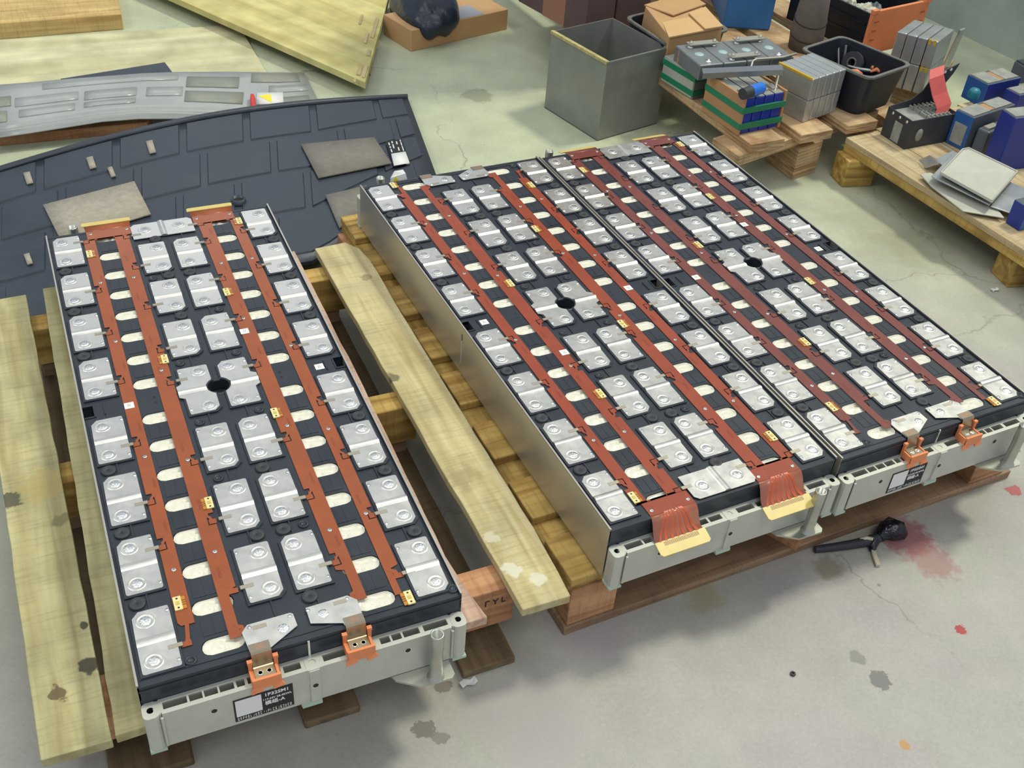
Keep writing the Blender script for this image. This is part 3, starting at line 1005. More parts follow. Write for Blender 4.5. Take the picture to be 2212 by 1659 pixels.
def flex_mesh(side, hang):
    """one U-shaped flex circuit; side 0 serves cell row one, side 1 row two"""
    mb = MB()
    d0, d1 = -0.0032, -0.0024
    if side == 0:
        strips = [('A', 0.0410, 0.0635, -1), ('B', 0.1025, 0.1300, +1)]
        b0, b1, w0, w1 = 0.0500, 0.1380, 0.068, 0.1005
    else:
        strips = [('C', 0.2730, 0.3005, -1), ('D', 0.3395, 0.3620, +1)]
        b0, b1, w0, w1 = 0.2655, 0.3520, 0.3020, 0.3330
    for col, v0, v1, edge in strips:
        ve, vi = (v0, v1) if edge < 0 else (v1, v0)      # edge towards the plates, inner edge
        s = 1 if edge < 0 else -1
        u_end = {'A': 1.050, 'B': 1.095, 'C': 1.090, 'D': 1.100}[col]
        u_nar = {'A': 9.0, 'B': 1.005, 'C': 1.025, 'D': 1.045}[col]
        pts = []
        hs = hooks(col)
        tip = []
        for h in hs:
            a, b = h - 0.0190, h + 0.0066
            if a < 0.0:
                a = 0.0005
            if h > u_nar - 0.01 or h > u_end - 0.02:
                tip.append(h)
                continue
            pts += [(a, ve), (a, ve + s * 0.0112), (b, ve + s * 0.0118), (b, ve)]
            # the sense strip bends out of the notch towards its plate
            tongue = [(-0.0190, 0.0114), (-0.0115, 0.0114), (-0.0080, 0.0088), (-0.0056, 0.0084), (-0.0040, 0.0098), (0.0048, 0.0098), (0.0048, -0.0012), (-0.0050, -0.0012), (-0.0050, 0.0030), (-0.0072, 0.0046), (-0.0102, 0.0046), (-0.0135, 0.0082), (-0.0190, 0.0084)]
            mb.prism([mxy(max(a, h + du_), ve + s * dv_) for du_, dv_ in tongue], d0 + ZB, d1 + ZB + 0.0001)
        body = [(0.0, ve)] + pts
        if u_nar < 2:
            body += [(u_nar, ve), (u_nar + 0.004, ve + s * 0.012), (u_end, ve + s * 0.012), (u_end, vi)]
        else:
            body += [(u_end - 0.006, ve), (u_end, ve + s * 0.004), (u_end, vi)]
        body += [(0.0, vi)]
        if u_nar < 2:
            body.insert(len(body) - 2, (u_end, ve + s * 0.012))
            body = [p for i, p in enumerate(body) if i == 0 or p != body[i - 1]]
        mb.prism([mxy(*q) for q in body], d0 + ZB, d1 + ZB)
        for h in tip:
            x0 = ve + s * (0.014 if u_nar < 2 else 0.010)
            uu = min(u_end, h - 0.004)
            mb.prism([mxy(*q) for q in [(uu - 0.012, x0), (uu - 0.012, x0 + s * 0.006), (h - 0.006, ve + s * 0.011), (h - 0.004, ve + s * 0.012), (h + 0.0045, ve + s * 0.012), (h + 0.0045, ve - s * 0.002), (h - 0.0045, ve - s * 0.002), (h - 0.0045, ve + s * 0.004), (h - 0.012, ve + s * 0.006)]], d0 + ZB, d1 + ZB + 0.0002)
        # printed traces along the strip
        mid = 0.5 * (v0 + v1) + s * 0.004
        for h in hs[1:-1]:
            for q in (0, 0.0022):
                mb.box(mid + q - VC - 0.0003, mid + q - VC + 0.0003, UC - (h - 0.030), UC - (h - 0.052), d1 + ZB, d1 + ZB + 0.0001, 1)
    # bridge between the two legs
    mb.prism([mxy(*q) for q in [(-0.030, b0), (-0.030, b1), (0.0, b1), (0.0, strips[1][2]), (0.001, strips[1][2]), (0.001, w1), (0.004, w1), (0.004, w0), (0.001, w0), (0.001, strips[0][1]), (0.0, strips[0][1]), (0.0, b0)]], d0 + ZB, d1 + ZB)
    mb.prism([mxy(*q) for q in [(0.0, strips[0][1]), (0.0, strips[1][2]), (0.004, strips[1][2] - 0.004), (0.004, strips[0][1] + 0.004)]], d0 + ZB, d1 + ZB)
    # tail towards the connector edge: clear film with fanned traces
    if hang == 'down':
        path = [(-0.029, -0.0026), (-0.034, -0.0034), (-0.040, -0.0105), (-0.046, -0.0230), (-0.052, -0.0325), (-0.060, -0.0362)]
    elif hang == 'up':
        path = [(-0.029, -0.0026), (-0.038, -0.0026), (-0.046, -0.0020), (-0.052, -0.0010)]
    else:
        path = [(-0.029, -0.0026), (-0.036, -0.0030), (-0.044, -0.0050), (-0.050, -0.0075)]
    film = []
    for i, (u, d) in enumerate(path):
        t = i / (len(path) - 1)
        film.append([ml(u, b0 - 0.002 * t, d), ml(u, 0.5 * (b0 + b1), d + 0.0008 * math.sin(t * 3.1)), ml(u, b1 + 0.003 * t, d)])
    mb.sheet(film, 0.0005, 3 if hang == 'down' else 0)
    if hang == 'down':
        for c0, w_, e0, e1 in ((0.34, 0.05, 0.06, 0.13), (0.38, 0.05, 0.20, 0.27), (0.44, 0.04, 0.36, 0.42), (0.52, 0.04, 0.50, 0.55), (0.58, 0.05, 0.62, 0.68), (0.64, 0.05, 0.76, 0.83), (0.68, 0.04, 0.90, 0.95)):
            rows = []
            for i, (u, d) in enumerate(path):
                t = i / (len(path) - 1)
                lo = (c0 - w_ / 2) * (1 - t) + e0 * t
                hi = (c0 + w_ / 2) * (1 - t) + e1 * t
                rows.append([ml(u, b0 + (b1 - b0) * q, d + 0.0009) for q in (lo, hi)])
            mb.sheet(rows, 0.0, 2)
    return mb, path, b0, b1

def stiffener_mesh(path, b0, b1, hang):
    mb = MB()
    (u1, d1) = path[-1]
    if hang == 'down':
        du, dd = -0.0265, -0.0085
    elif hang == 'up':
        du, dd = -0.007, 0.0045
    else:
        du, dd = -0.020, -0.006
    a, b = b0 - 0.006, b1 + 0.004
    e = 0.004
    pts = [(0.08, a), (0.08, b), (0.86, b), (1.0, b - e), (1.0, a + e), (0.86, a)]
    hi = [ml(u1 + 0.003 + du * t, v, d1 + 0.0012 + dd * t) for t, v in pts]
    lo = [ml(u1 + 0.003 + du * t, v, d1 - 0.0004 + dd * t) for t, v in pts]
    mb.prism2(lo, hi)
    if hang == 'down':
        for k in range(26):
            v = a + 0.016 + (b - a - 0.032) * k / 25
            q = [ml(u1 + 0.003 + du * t, vv, d1 + 0.00135 + dd * t) for t, vv in ((0.16, v - 0.0006), (0.16, v + 0.0006), (0.42, v + 0.0006), (0.42, v - 0.0006))]
            mb.add(q, [[0, 1, 2, 3]], 1)
    return mb

def label_parts(root, u=1.1574):
    """black type label on the end frame's front face"""
    v0, v1, t, b = 0.0874, 0.1702, -0.0553, -0.1044
    mb = MB()
    mb.box(v0 - VC, v1 - VC, UC - u - 0.0004, UC - u + 0.0002, b + ZB, t + ZB)
    lab = mb.build('type_label', M['ink'], root)
    lab['label'] = 'black rectangular type label with white print'
    mb = MB()
    # white print field and the row of tiny marks along the lower edge
    mb.box(v0 + 0.0025 - VC, v0 + 0.0385 - VC, UC - u - 0.0007, UC - u - 0.0003, b + 0.0105 + ZB, t - 0.0025 + ZB)
    random.seed(3)
    for k in range(22):
        x = v0 + 0.0035 + k * 0.0035
        zc = b + 0.0050
        for (ax, az, w_, h_) in ((0, 0.0026, 0.0024, 0.0007), (0, -0.0026, 0.0024, 0.0007), (0, 0, 0.0008, 0.0046), (0.0012, random.uniform(-0.001, 0.001), 0.0007, 0.003)):
            if random.random() < 0.8:
                mb.box(x + ax - VC, x + ax + w_ * 0.85 - VC, UC - u - 0.0007, UC - u - 0.0003, zc + az - h_ / 2 + ZB, zc + az + h_ / 2 + ZB)
    mb.build('label_print', M['white'], lab)
    def tx(body, size, v, dz):
        mw = Matrix.Translation(ml(u + 0.0006, v, dz)) @ Matrix.Rotation(math.pi / 2, 4, 'X')
        text_mesh(body, size, M['white'], 'label_print', lab, mw)
    tx('1P32SM1', 0.0094, v0 + 0.0425, t - 0.0105)
    tx('117.44V 28.4KWh', 0.0054, v0 + 0.0398, t - 0.0195)
    tx('模组-A', 0.0094, v0 + 0.0425, t - 0.0295)

def build_module(center, ztop, rz, flex, hang, label, bracket_shift=0.0):
    root = thing('battery_module', label, 'battery', (center[0], center[1], ztop - ZB), rz, 'opened battery modules on the pallets')
    body = MB()
    ubox(body, -0.0275, 1.125, -0.0268, 0.4299, -0.110, -0.0235)
    body.build('cell_body', M['black'], root)  # solid dark filler where the cells sit, there to block light
    link('cover', ME_COVER, root)
    for cu, cv, hl, flip in PLATES:
        o = link('busbar_plate', ME_PLATE_MID if hl > 0.06 else ME_PLATE, root, ml(cu, cv), math.pi if flip else 0.0)
    link('link_busbar', ME_LINK, root, ml(0.0005, 0.2000))
    for k in (0, 1):
        t = link('terminal_busbar', ME_TERM[k], root)
        t['label'] = 'folded metal terminal tongue with two screw holes'
        b = link('terminal_block', ME_BLOCK[k], root)
        b['label'] = 'orange plastic terminal holder'
    for u, v in GROMMETS:
        link('grommet', ME_GROMMET, root, ml(u, v, -0.004))
    for v0, v1 in V_STRIPS:
        for u in CELL_U:
            link('vent_film', ME_FILM, root, ml(u, 0.5 * (v0 + v1), 0.0))
    link('end_frame', ME_FRAME, root)
    link('end_frame', ME_FRAME, root, (0, 0, 0), math.pi)
    for s in (0, 1):
        link('side_sheet', ME_SIDE, root, ((-1 if s == 0 else 1) * 0.2287, 0, 0), 0 if s == 0 else math.pi)
    for s in (0, 1):
        o = link('foot_bracket', ME_BRACKET, root, (bracket_shift * (1 if s == 0 else -1), 0, 0), math.pi * s)
        o['label'] = 'galvanised foot plate with upright tube'
    for side in (0, 1):
        mb, path, b0, b1 = flex_mesh(side, hang)
        f = mb.build('flex_circuit', [flex, M['trace'], M['trace_light'], M['brown_film']], root)
        f['label'] = 'reddish brown flexible circuit strip'
        stiffener_mesh(path, b0, b1, hang).build('connector_edge', [M['yellow_pcb'], M['trace']], f)
        cols = ('A', 'B') if side == 0 else ('C', 'D')
        vv = ((0.0535, 0.1160) if side == 0 else (0.2870, 0.3495))
        for v, us in ((vv[0], (0.165, 0.365, 0.690, 0.945)), (vv[1], (0.165, 0.475, 0.720, 0.930))):
            for u in us:
                link('rivet', ME_RIVET, f, ml(u, v, -0.0024))
        for v in (b0 + 0.008, b1 - 0.008):
            link('rivet', ME_RIVET, f, ml(-0.020, v, -0.0024))
    # sense tabs from plate to flex
    for col, v, s in (('A', 0.0365, 0), ('B', 0.1395, 1), ('C', 0.2665, 0), ('D', 0.3665, 1)):
        for h in hooks(col):
            if h < 0.0:
                continue
            link('sense_tab', ME_TAB, root, ml(h, v, 0.0001), math.pi * s)
    for u, v, s in [(0.057, 0.0465, 0), (1.010, 0.0475, 0), (0.446, 0.1275, 1), (0.828, 0.1285, 1), (0.271, 0.2755, 0), (0.653, 0.2755, 0), (0.016, 0.3570, 1), (1.112, 0.3570, 1)]:
        link('sensor_pad', ME_SENSOR, root, ml(u, v, -0.0022), math.pi * s)
    for u, v in [(0.554, 0.0495), (0.406, 0.2795), (0.5505, 0.3820)]:
        t = link('code_tag', ME_TAG, root, ml(u, v, -0.0022 if v < 0.37 else -0.0038))
        t['label'] = 'small square white paper tag'
        link('tag_print', ME_TAGPRINT, t, (0, 0, 0.0004))
    label_parts(root)
    return root

build_module((-0.5123, 1.4614), 0.2793, 0.46651, M['flexA'], 'up',
             'battery module with orange-brown strips standing alone on the left pallet')
build_module((0.0929, 1.8335), 0.2620, 0.50729 + math.pi, M['flexB'], 'down',
             'middle battery module with two yellow connector edges hanging over its near end', -0.012)
build_module((0.5005, 2.0540), 0.2620, 0.50935, M['flexC'], 'flat',
             'right battery module with dull red-brown strips and orange terminals at its near end')

# ------------------------------------------------------------------ pallets under the modules
def frame_of(center, th):
    ev, eu = Vector((math.cos(th), math.sin(th))), Vector((math.sin(th), -math.cos(th)))
    c = Vector(center)
    return lambda u, v: c + (v - VC) * ev + (u - UC) * eu
FA = frame_of((-0.5123, 1.4614), 0.46651)
FB = frame_of((0.0929, 1.8335), 0.50729)

pal = thing('wooden_pallet', 'weathered pale wooden pallet under the lone left battery module', 'pallet', (*FA(0.55, 0.2), 0), 0)
ZD = 0.1632
for pts, m in (([(-0.012, -0.090), (1.118, -0.074), (1.116, -0.166), (-0.010, -0.185)], 'wood_stained'),
               ([(-0.024, -0.056), (1.113, -0.069), (1.111, 0.058), (-0.024, 0.070)], 'wood_pale'),
               ([(-0.015, 0.140), (1.105, 0.140), (1.105, 0.270), (-0.015, 0.270)], 'wood_pale'),
               ([(1.100, 0.372), (1.101, 0.491), (1.070, 0.486), (0.960, 0.474), (0.500, 0.480), (-0.012, 0.478), (-0.010, 0.372)], 'wood_pink')):
    if m == 'wood_pink':
        pts = pts[5:] + pts[:5]
        pts = [pts[1], pts[2]] + pts[3:] + [pts[0]]
    slab('deck_plank', [FA(*p) for p in pts], ZD, 0.018, M[m], pal, 0.0015, 0.0012)
for u0, m in ((0.043, 'wood_slat'), (0.511, 'wood_slat'), (0.989, 'wood_red')):
    slab('cross_beam', [FA(u0, -0.165), FA(u0, 0.566), FA(u0 + 0.054, 0.566), FA(u0 + 0.054, -0.165)], ZD - 0.018, 0.088, M[m], pal, 0.002)
for v0, v1 in ((0.462, 0.556), (0.196, 0.286), (-0.095, 0.026)):
    slab('skid_board', [FA(-0.01, v0), FA(1.089, v0), FA(1.089, v1), FA(-0.01, v1)], 0.0165, 0.0165, M['wood_olive'], pal, 0.003, 0.0012)
    for u0 in (0.04, 0.505, 0.962):
        slab('spacer_block', [FA(u0, v0 + 0.005), FA(u0, v1 - 0.005), FA(u0 + 0.045, v1 - 0.005), FA(u0 + 0.045, v0 + 0.005)], 0.0572, 0.0408, M['wood_dark'], pal, 0.002)
# stamped letters on the near beam
th = 0.46651
p = FA(1.0436, 0.5120)
mw = Matrix.Translation((p.x - pal.location.x, p.y - pal.location.y, 0.1120)) @ Matrix.Rotation(th, 4, 'Z') @ Matrix.Rotation(math.pi / 2, 4, 'X')
text_mesh('Γ Y L', 0.017, M['ink'], 'stamped_letters', pal, mw)

lp = slab('loose_plank', [FB(0.036, -0.163), FB(1.152, -0.184), FB(1.156, -0.100), FB(1.00, -0.088), FB(0.6, -0.078), FB(0.12, -0.062), FB(0.07, -0.068), FB(0.034, -0.090)], ZD, 0.018, M['wood_yellow'], None, 0.002, 0.0012)
tag(lp, 'long loose yellowish plank lying between the two pallets', 'plank')

pal2 = thing('wooden_pallet', 'golden slatted wooden pallet under the two modules standing side by side', 'pallet', (*FB(0.55, 0.4), 0), 0)
ZS = 0.1458
for k, (u0, u1) in enumerate([(-0.105, 0.002), (0.058, 0.164), (0.214, 0.329), (0.380, 0.487), (0.538, 0.641), (0.703, 0.806), (0.868, 0.967), (1.018, 1.117)]):
    v0 = -0.054 - 0.003 * k
    slab('deck_slat', [FB(u0, v0), FB(u0, 0.90), FB(u1, 0.90), FB(u1, v0)], ZS, 0.018, M['wood_slat'], pal2, 0.0025, 0.001)
for v0, v1 in ((-0.062, 0.028), (0.40, 0.49), (0.80, 0.89)):
    slab('runner', [FB(-0.10, v0 + 0.008), FB(1.108, v0 - 0.012), FB(1.108, v1), FB(-0.10, v1)], ZS - 0.018, 0.018, M['wood_slat'], pal2, 0.002)
ZR = ZS - 0.036
for u0, u1 in ((1.022, 1.112), (0.5, 0.59), (-0.09, 0.0)):
    slab('skid_board', [FB(u0, -0.074), FB(u0, 0.985), FB(u1 + 0.004, 0.985), FB(u1 + 0.004, -0.074)], 0.020, 0.020, M['wood_dark'], pal2, 0.002)
    for v0, v1, tw in ((-0.068, 0.026, 0), (0.392, 0.470, 0.45), (0.868, 0.965, 0)):
        c = 0.5 * (v0 + v1), 0.5 * (u0 + u1)
        pts = []
        for a, b in ((-1, -1), (1, -1), (1, 1), (-1, 1)):
            dv, du = a * 0.5 * (v1 - v0), b * 0.5 * (u1 - u0)
            pts.append(FB(c[1] + du * math.cos(tw) - dv * math.sin(tw), c[0] + du * math.sin(tw) + dv * math.cos(tw)))
        slab('block', pts, ZR, ZR - 0.020, M['wood_red'], pal2, 0.002)

# black taped cable stub on the floor
cb = thing('cable_stub', 'black taped cable end with bare pale leads on the floor by red paint', 'cable', (*G(1890, 1165).xy, 0))
def rel(o, p):
    return Vector(p) - o.location
pts = [G(1760, 1187, 0.010), G(1800, 1182, 0.012), G(1840, 1176, 0.012), G(1872, 1170, 0.010), G(1892, 1164, 0.012), G(1905, 1152, 0.014)]
MB().tube([rel(cb, p) for p in pts], [0.007, 0.008, 0.009, 0.010, 0.011, 0.012], 8).build('cable', M['rubber'], cb)
mb = MB()
q = [G(1898, 1160, 0.014), G(1910, 1148, 0.020), G(1925, 1142, 0.022), G(1938, 1146, 0.018), G(1948, 1152, 0.010), G(1955, 1150, 0.006)]
mb.tube([rel(cb, p) for p in q], [0.012, 0.017, 0.024, 0.022, 0.014, 0.004], 7)
mb.tube([rel(cb, p) for p in [G(1915, 1150, 0.02), G(1908, 1138, 0.014), G(1905, 1128, 0.008)]], [0.010, 0.009, 0.003], 6)
mb.tube([rel(cb, p) for p in [G(1888, 1168, 0.012), G(1886, 1178, 0.008), G(1884, 1190, 0.005)]], [0.012, 0.009, 0.006], 6)
M['tape'] = mat('glossy_black_tape', (22, 24, 34), 0.22, bump=0.8, bscale=60)
mb.build('tape_wrap', M['tape'], cb)
M['lead'] = mat('pale_lead', (196, 188, 160), 0.5)
for k in (0, 1):
    MB().tube([rel(cb, p) for p in [G(1884 + 3 * k, 1186, 0.006), G(1888 + 4 * k, 1203, 0.005), G(1895 + 4 * k, 1222, 0.004)]], 0.0032, 6).build('lead', M['lead'], cb)
MB().tube([rel(cb, p) for p in [G(1858, 1166, 0.016), G(1872, 1162, 0.020), G(1886, 1165, 0.018)]], 0.004, 6).build('lead', M['lead'], cb)

# scraps on the floor
for k, (px, py, r_, m_, lab_, nm, cat_) in enumerate([
        (1012, 1477, 0.012, 'white', 'crumpled white scrap on floor beside the left pallet corner', 'paper_scrap', 'scrap'),
        (2148, 628, 0.010, 'white', 'small pale chip on floor below the right pallet block', 'paint_chip', 'scrap'),
        (1712, 1457, 0.004, 'rubber', 'tiny black nut lying on the open grey floor', 'nut', 'nut')]):
    c = G(px, py)
    mb = MB()
    random.seed(k)
    if nm == 'nut':
        o = [(0.005 * math.cos(i * math.pi / 3), 0.005 * math.sin(i * math.pi / 3)) for i in range(6)]
        i_ = [(0.5 * x, 0.5 * y) for x, y in o]
        mb.ring(o, i_, 0, 0.004)
    else:
        g_ = [[(r_ * (i - 1.5) * 0.8, r_ * (j - 1) * 0.5 + 0.3 * r_ * math.sin(i * 2.1), 0.0035 + 0.003 * random.random()) for j in range(3)] for i in range(4)]
        mb.sheet(g_, 0.001, smooth=False)
    tag(mb.build(nm, M[m_], None, (c.x, c.y, 0.0), 0.6), lab_, cat_)

# ------------------------------------------------------------------ left background: trays, panels, plywood
def VZ(P, py):
    """height at which the vertical through P crosses photo row py"""
    lo, hi = -2.0, 1.4
    for _ in range(50):
        m = 0.5 * (lo + hi)
        d = Vector((P[0], P[1], m - CAM_H))
        y = PX_H / 2 - FW * PX_W * d.dot(C_U) / d.dot(C_F)
        if y > py: lo = m
        else: hi = m
    return lo
def on_plane(px, py, A, B):
    """where the line of sight meets the upright plane through A and B"""
    d = (px - PX_W / 2) / (FW * PX_W) * C_R - (py - PX_H / 2) / (FW * PX_W) * C_U + C_F
    ab = Vector((B[0] - A[0], B[1] - A[1]))
    n = Vector((-ab.y, ab.x))
    t = (A[0] * n.x + A[1] * n.y) / (d.x * n.x + d.y * n.y)
    return Vector((d.x * t, d.y * t, CAM_H + d.z * t))

M['tray'] = mat('dusty_black_tray', (48, 55, 66), 0.42, var=0.25, vscale=7, bump=0.05, bscale=120, rvar=0.12)
M['tray_pad'] = mat('grey_foam_pad', (122, 118, 110), 0.9, var=0.12, vscale=40, bump=0.3, bscale=300)
M['tray_pad2'] = mat('pale_foam_pad', (164, 156, 142), 0.9, var=0.14, vscale=60, bump=0.3, bscale=300)
M['panel'] = mat('grey_composite_panel', (158, 162, 160), 0.30, var=0.12, vscale=6, rvar=0.1)
M['panel_patch'] = mat('darker_panel_patch', (136, 138, 128), 0.5, var=0.12, vscale=9)
M['panel_patch2'] = mat('bluish_panel_patch', (150, 156, 164), 0.35, var=0.1, vscale=9)
M['yellow'] = mat('warning_yellow', (236, 218, 52), 0.5)
M['red'] = mat('red_plastic', (206, 52, 46), 0.4)

TL, TR = G(-70, 398), G(880, 218)
tdir = (TR - TL).normalized()
tlen = (TR - TL).length
def tray_z(x, y):
    s = max(0.0, min(1.0, ((x - TL.x) * tdir.x + (y - TL.y) * tdir.y) / tlen))
    return 0.014 + 0.056 * math.sin(math.pi * s)
def tray_pt(s, t):
    top = TL.lerp(TR, s)
    k = [(0.0, (-1.20, 1.84)), (0.74, (-0.490, 2.200)), (1.0, (-0.255, 2.700))]
    for (s0, p0), (s1, p1) in zip(k[:-1], k[1:]):
        if s0 <= s <= s1:
            q = Vector(p0).lerp(Vector(p1), (s - s0) / (s1 - s0))
    p = Vector((top.x, top.y)).lerp(q, t)
    return Vector((p.x, p.y, tray_z(p.x, p.y)))
def on_tray(px, py, dz=0.0):
    z = 0.03
    for _ in range(12):
        p = G(px, py, z)
        z = tray_z(p.x, p.y) + dz
    return G(px, py, z)
tr = thing('battery_tray', 'large dusty black ribbed plastic tray lying on the floor behind the modules', 'tray', (TL.lerp(TR, 0.5).x, TL.lerp(TR, 0.5).y - 0.4, 0))
MB().sheet([[rel(tr, tray_pt(i / 22, j / 12)) for j in range(13)] for i in range(23)], 0.009).build('tray_shell', M['tray'], tr)
MB().sheet([[rel(tr, tray_pt(s, t) + Vector((0, 0, dz))) for t, dz in ((0.0, 0.0), (0.0, 0.010), (0.018, 0.010), (0.02, 0.001))] for s in [i / 22 for i in range(23)]]).build('tray_rim', M['tray'], tr)
def tray_patch(s0, s1, t0, t1, h, m, name, ni=4, nj=3):
    g_ = []
    for i in range(ni + 3):
        a = max(0, min(ni, i - 1)) / ni
        row = []
        for j in range(nj + 3):
            b = max(0, min(nj, j - 1)) / nj
            p = tray_pt(s0 + (s1 - s0) * a, t0 + (t1 - t0) * b)
            edge = i == 0 or j == 0 or i == ni + 2 or j == nj + 2
            inset = 0.004
            if not edge:
                a2 = min(max(a, inset / 0.2), 1 - inset / 0.2)
                b2 = min(max(b, inset / 0.2), 1 - inset / 0.2)
                p = tray_pt(s0 + (s1 - s0) * a2, t0 + (t1 - t0) * b2)
            row.append(rel(tr, p + Vector((0, 0, -0.001 if edge else h))))
        g_.append(row)
    MB().sheet(g_, 0, smooth=False).build(name, m, tr)
random.seed(11)
for t0, t1, off in ((0.03, 0.235, 0.0), (0.265, 0.475, 0.06), (0.505, 0.72, 0.02), (0.75, 0.96, 0.07)):
    s = off + 0.01
    while s < 0.97:
        w_ = random.choice((0.115, 0.13, 0.145))
        e = min(s + w_, 0.985)
        if e - s > 0.03:
            tray_patch(s, e, t0, t1, 0.0038, M['tray'], 'embossed_panel')
        s = e + 0.014
def quad_on(pts, dz, m, name, parent, surf=on_tray, n=5):
    a, b, c, d = pts
    g_ = []
    for i in range(n + 1):
        row = []
        for j in range(3):
            s, t = i / n, j / 2
            x = (1 - t) * ((1 - s) * a[0] + s * b[0]) + t * ((1 - s) * d[0] + s * c[0])
            y = (1 - t) * ((1 - s) * a[1] + s * b[1]) + t * ((1 - s) * d[1] + s * c[1])
            row.append(rel(parent, surf(x, y, dz)))
        g_.append(row)
    return MB().sheet(g_, 0.003).build(name, m, parent)
quad_on([(650, 311), (808, 296), (846, 352), (688, 384)], 0.0105, M['tray_pad'], 'foam_pad', tr)
quad_on([(93, 442), (290, 391), (326, 462), (132, 520)], 0.0105, M['tray_pad2'], 'foam_pad', tr)
quad_on([(703, 421), (792, 400), (806, 440), (733, 492)], 0.0105, M['tray_pad'], 'foam_pad', tr)
for px, py, sx, sy in ((60, 385, 14, 24), (196, 352, 14, 24), (325, 318, 14, 26), (60, 560, 12, 22), (240, 372, 10, 20)):
    quad_on([(px - sx / 2 - 3, py - sy / 2), (px + sx / 2 - 3, py - sy / 2 - 3), (px + sx / 2 + 5, py + sy / 2 - 3), (px - sx / 2 + 5, py + sy / 2)], 0.0095, M['tray_pad2'], 'foam_strip', tr, n=1)
lab = quad_on([(833, 305), (868, 300), (886, 352), (850, 359)], 0.0095, M['ink'], 'type_label', tr, n=2)
lab['label'] = 'black and white printed label'
sub = quad_on([(845, 332), (876, 327), (885, 352), (851, 358)], 0.0100, M['white'], 'label_print', tr, n=1)
sub.parent = lab
for (x0, y0, x1, y1, w_, dash) in ((838, 307, 846, 330, 2.5, ((0.05, 0.3), (0.4, 0.55), (0.65, 0.95))), (845, 305, 852, 327, 2.5, ((0.0, 0.2), (0.3, 0.7))), (854, 303, 862, 328, 2.5, ((0.1, 0.35), (0.6, 0.9))), (863, 302, 871, 326, 2, ((0.0, 0.15), (0.2, 0.5), (0.55, 1.0)))):
    for f0, f1 in dash:
        xa, ya, xb, yb = x0 + (x1 - x0) * f0, y0 + (y1 - y0) * f0, x0 + (x1 - x0) * f1, y0 + (y1 - y0) * f1
        o = quad_on([(xa, ya), (xa + w_, ya - 0.5), (xb + w_, yb - 0.5), (xb, yb)], 0.0100, M['white'], 'label_print', tr, n=1)
        o.parent = lab
# drain hole: short black tube on the tray
c = on_tray(515, 434, 0.006)
mb = MB()
mb.lathe([(0.020, -0.004), (0.018, 0.008), (0.0145, 0.008), (0.013, -0.002)], 0, 0, 18, 0)
mb.lathe([(0.0135, 0.0015), (0, 0.0015)], 0, 0, 14, 1)
mb.build('drain_hole', [M['tray'], M['ink']], tr, rel(tr, c))

# bowed grey panel with a plank under it
nA, nB = G(-40, 286, 0.062), G(697, 236, 0.014)
fA, fB = G(-40, 186, 0.062), G(657, 157, 0.014)
near_px = [(-40, 286), (60, 272), (150, 258), (220, 247), (300, 241), (380, 241), (450, 244), (520, 249), (600, 249), (697, 236)]
far_px = [(-40, 186), (60, 178), (150, 170), (230, 164), (310, 158), (390, 155), (460, 155), (530, 155), (600, 156), (657, 157)]
near = [on_plane(x, y, nA, nB) for x, y in near_px]
far = [on_plane(x, y, fA, fB) for x, y in far_px]
pn = thing('cover_panel', 'long bowed grey composite panel with warning sticker lying on planks', 'panel', (near[5].x, near[5].y, 0))
NJ = 6
grid = [[rel(pn, a.lerp(b, j / NJ)) for j in range(NJ + 1)] for a, b in zip(far, near)]
MB().sheet(grid, 0.004).build('panel_skin', M['panel'], pn)
lipg = [[rel(pn, b + Vector((0, 0, 0))), rel(pn, b + Vector((0.002, -0.006, -0.004))), rel(pn, b + Vector((0.002, -0.007, -0.011))), rel(pn, b + Vector((0.004, -0.018, -0.013)))] for b in near[:-1]]
MB().sheet(lipg, 0.002).build('folded_lip', M['panel'], pn)
def panel_pt(s, t):
    x = s * (len(far) - 1)
    i = min(int(x), len(far) - 2)
    f = x - i
    return far[i].lerp(far[i + 1], f).lerp(near[i].lerp(near[i + 1], f), t)
def panel_patch(s0, s1, t0, t1, m, h=0.0022, name='raised_patch', n=4):
    g_ = [[rel(pn, panel_pt(s0 + (s1 - s0) * i / n, t0 + (t1 - t0) * j / 2) + Vector((0, 0, h))) for j in range(3)] for i in range(n + 1)]
    return MB().sheet(g_, 0.0028).build(name, m, pn)
for s0, s1, t0, t1, m in ((0.08, 0.25, 0.36, 0.56, 'panel'), (0.09, 0.24, 0.64, 0.80, 'panel'), (0.27, 0.43, 0.38, 0.60, 'panel'), (0.27, 0.43, 0.66, 0.78, 'panel'),
                          (0.46, 0.57, 0.40, 0.62, 'panel'), (0.58, 0.76, 0.14, 0.40, 'panel_patch'), (0.58, 0.78, 0.50, 0.76, 'panel_patch'), (0.80, 0.97, 0.04, 0.26, 'panel_patch'),
                          (0.86, 0.985, 0.34, 0.50, 'panel'), (0.86, 0.98, 0.62, 0.80, 'panel_patch'), (0.02, 0.07, 0.30, 0.52, 'panel_patch'), (0.02, 0.06, 0.62, 0.86, 'panel_patch'), (0.15, 0.55, 0.08, 0.22, 'panel')):
    panel_patch(s0, s1, t0, t1, M[m])
st = panel_patch(0.822, 0.905, 0.52, 0.78, M['white'], 0.0045, 'warning_sticker', 2)
st['label'] = 'white sticker with a yellow triangle'
a_, b_, c_ = panel_pt(0.827, 0.60), panel_pt(0.866, 0.56), panel_pt(0.872, 0.76)
mb = MB()
mb.add([rel(pn, p + Vector((0, 0, 0.0052))) for p in (a_, b_, c_)], [[0, 1, 2]])
o = mb.build('warning_triangle', M['yellow'], pn, fix=False)
o.parent = st
sup = thing('support_plank', 'reddish plank on the floor supporting the raised end of the bowed panel', 'plank', (G(60, 310).x, G(60, 310).y, 0))
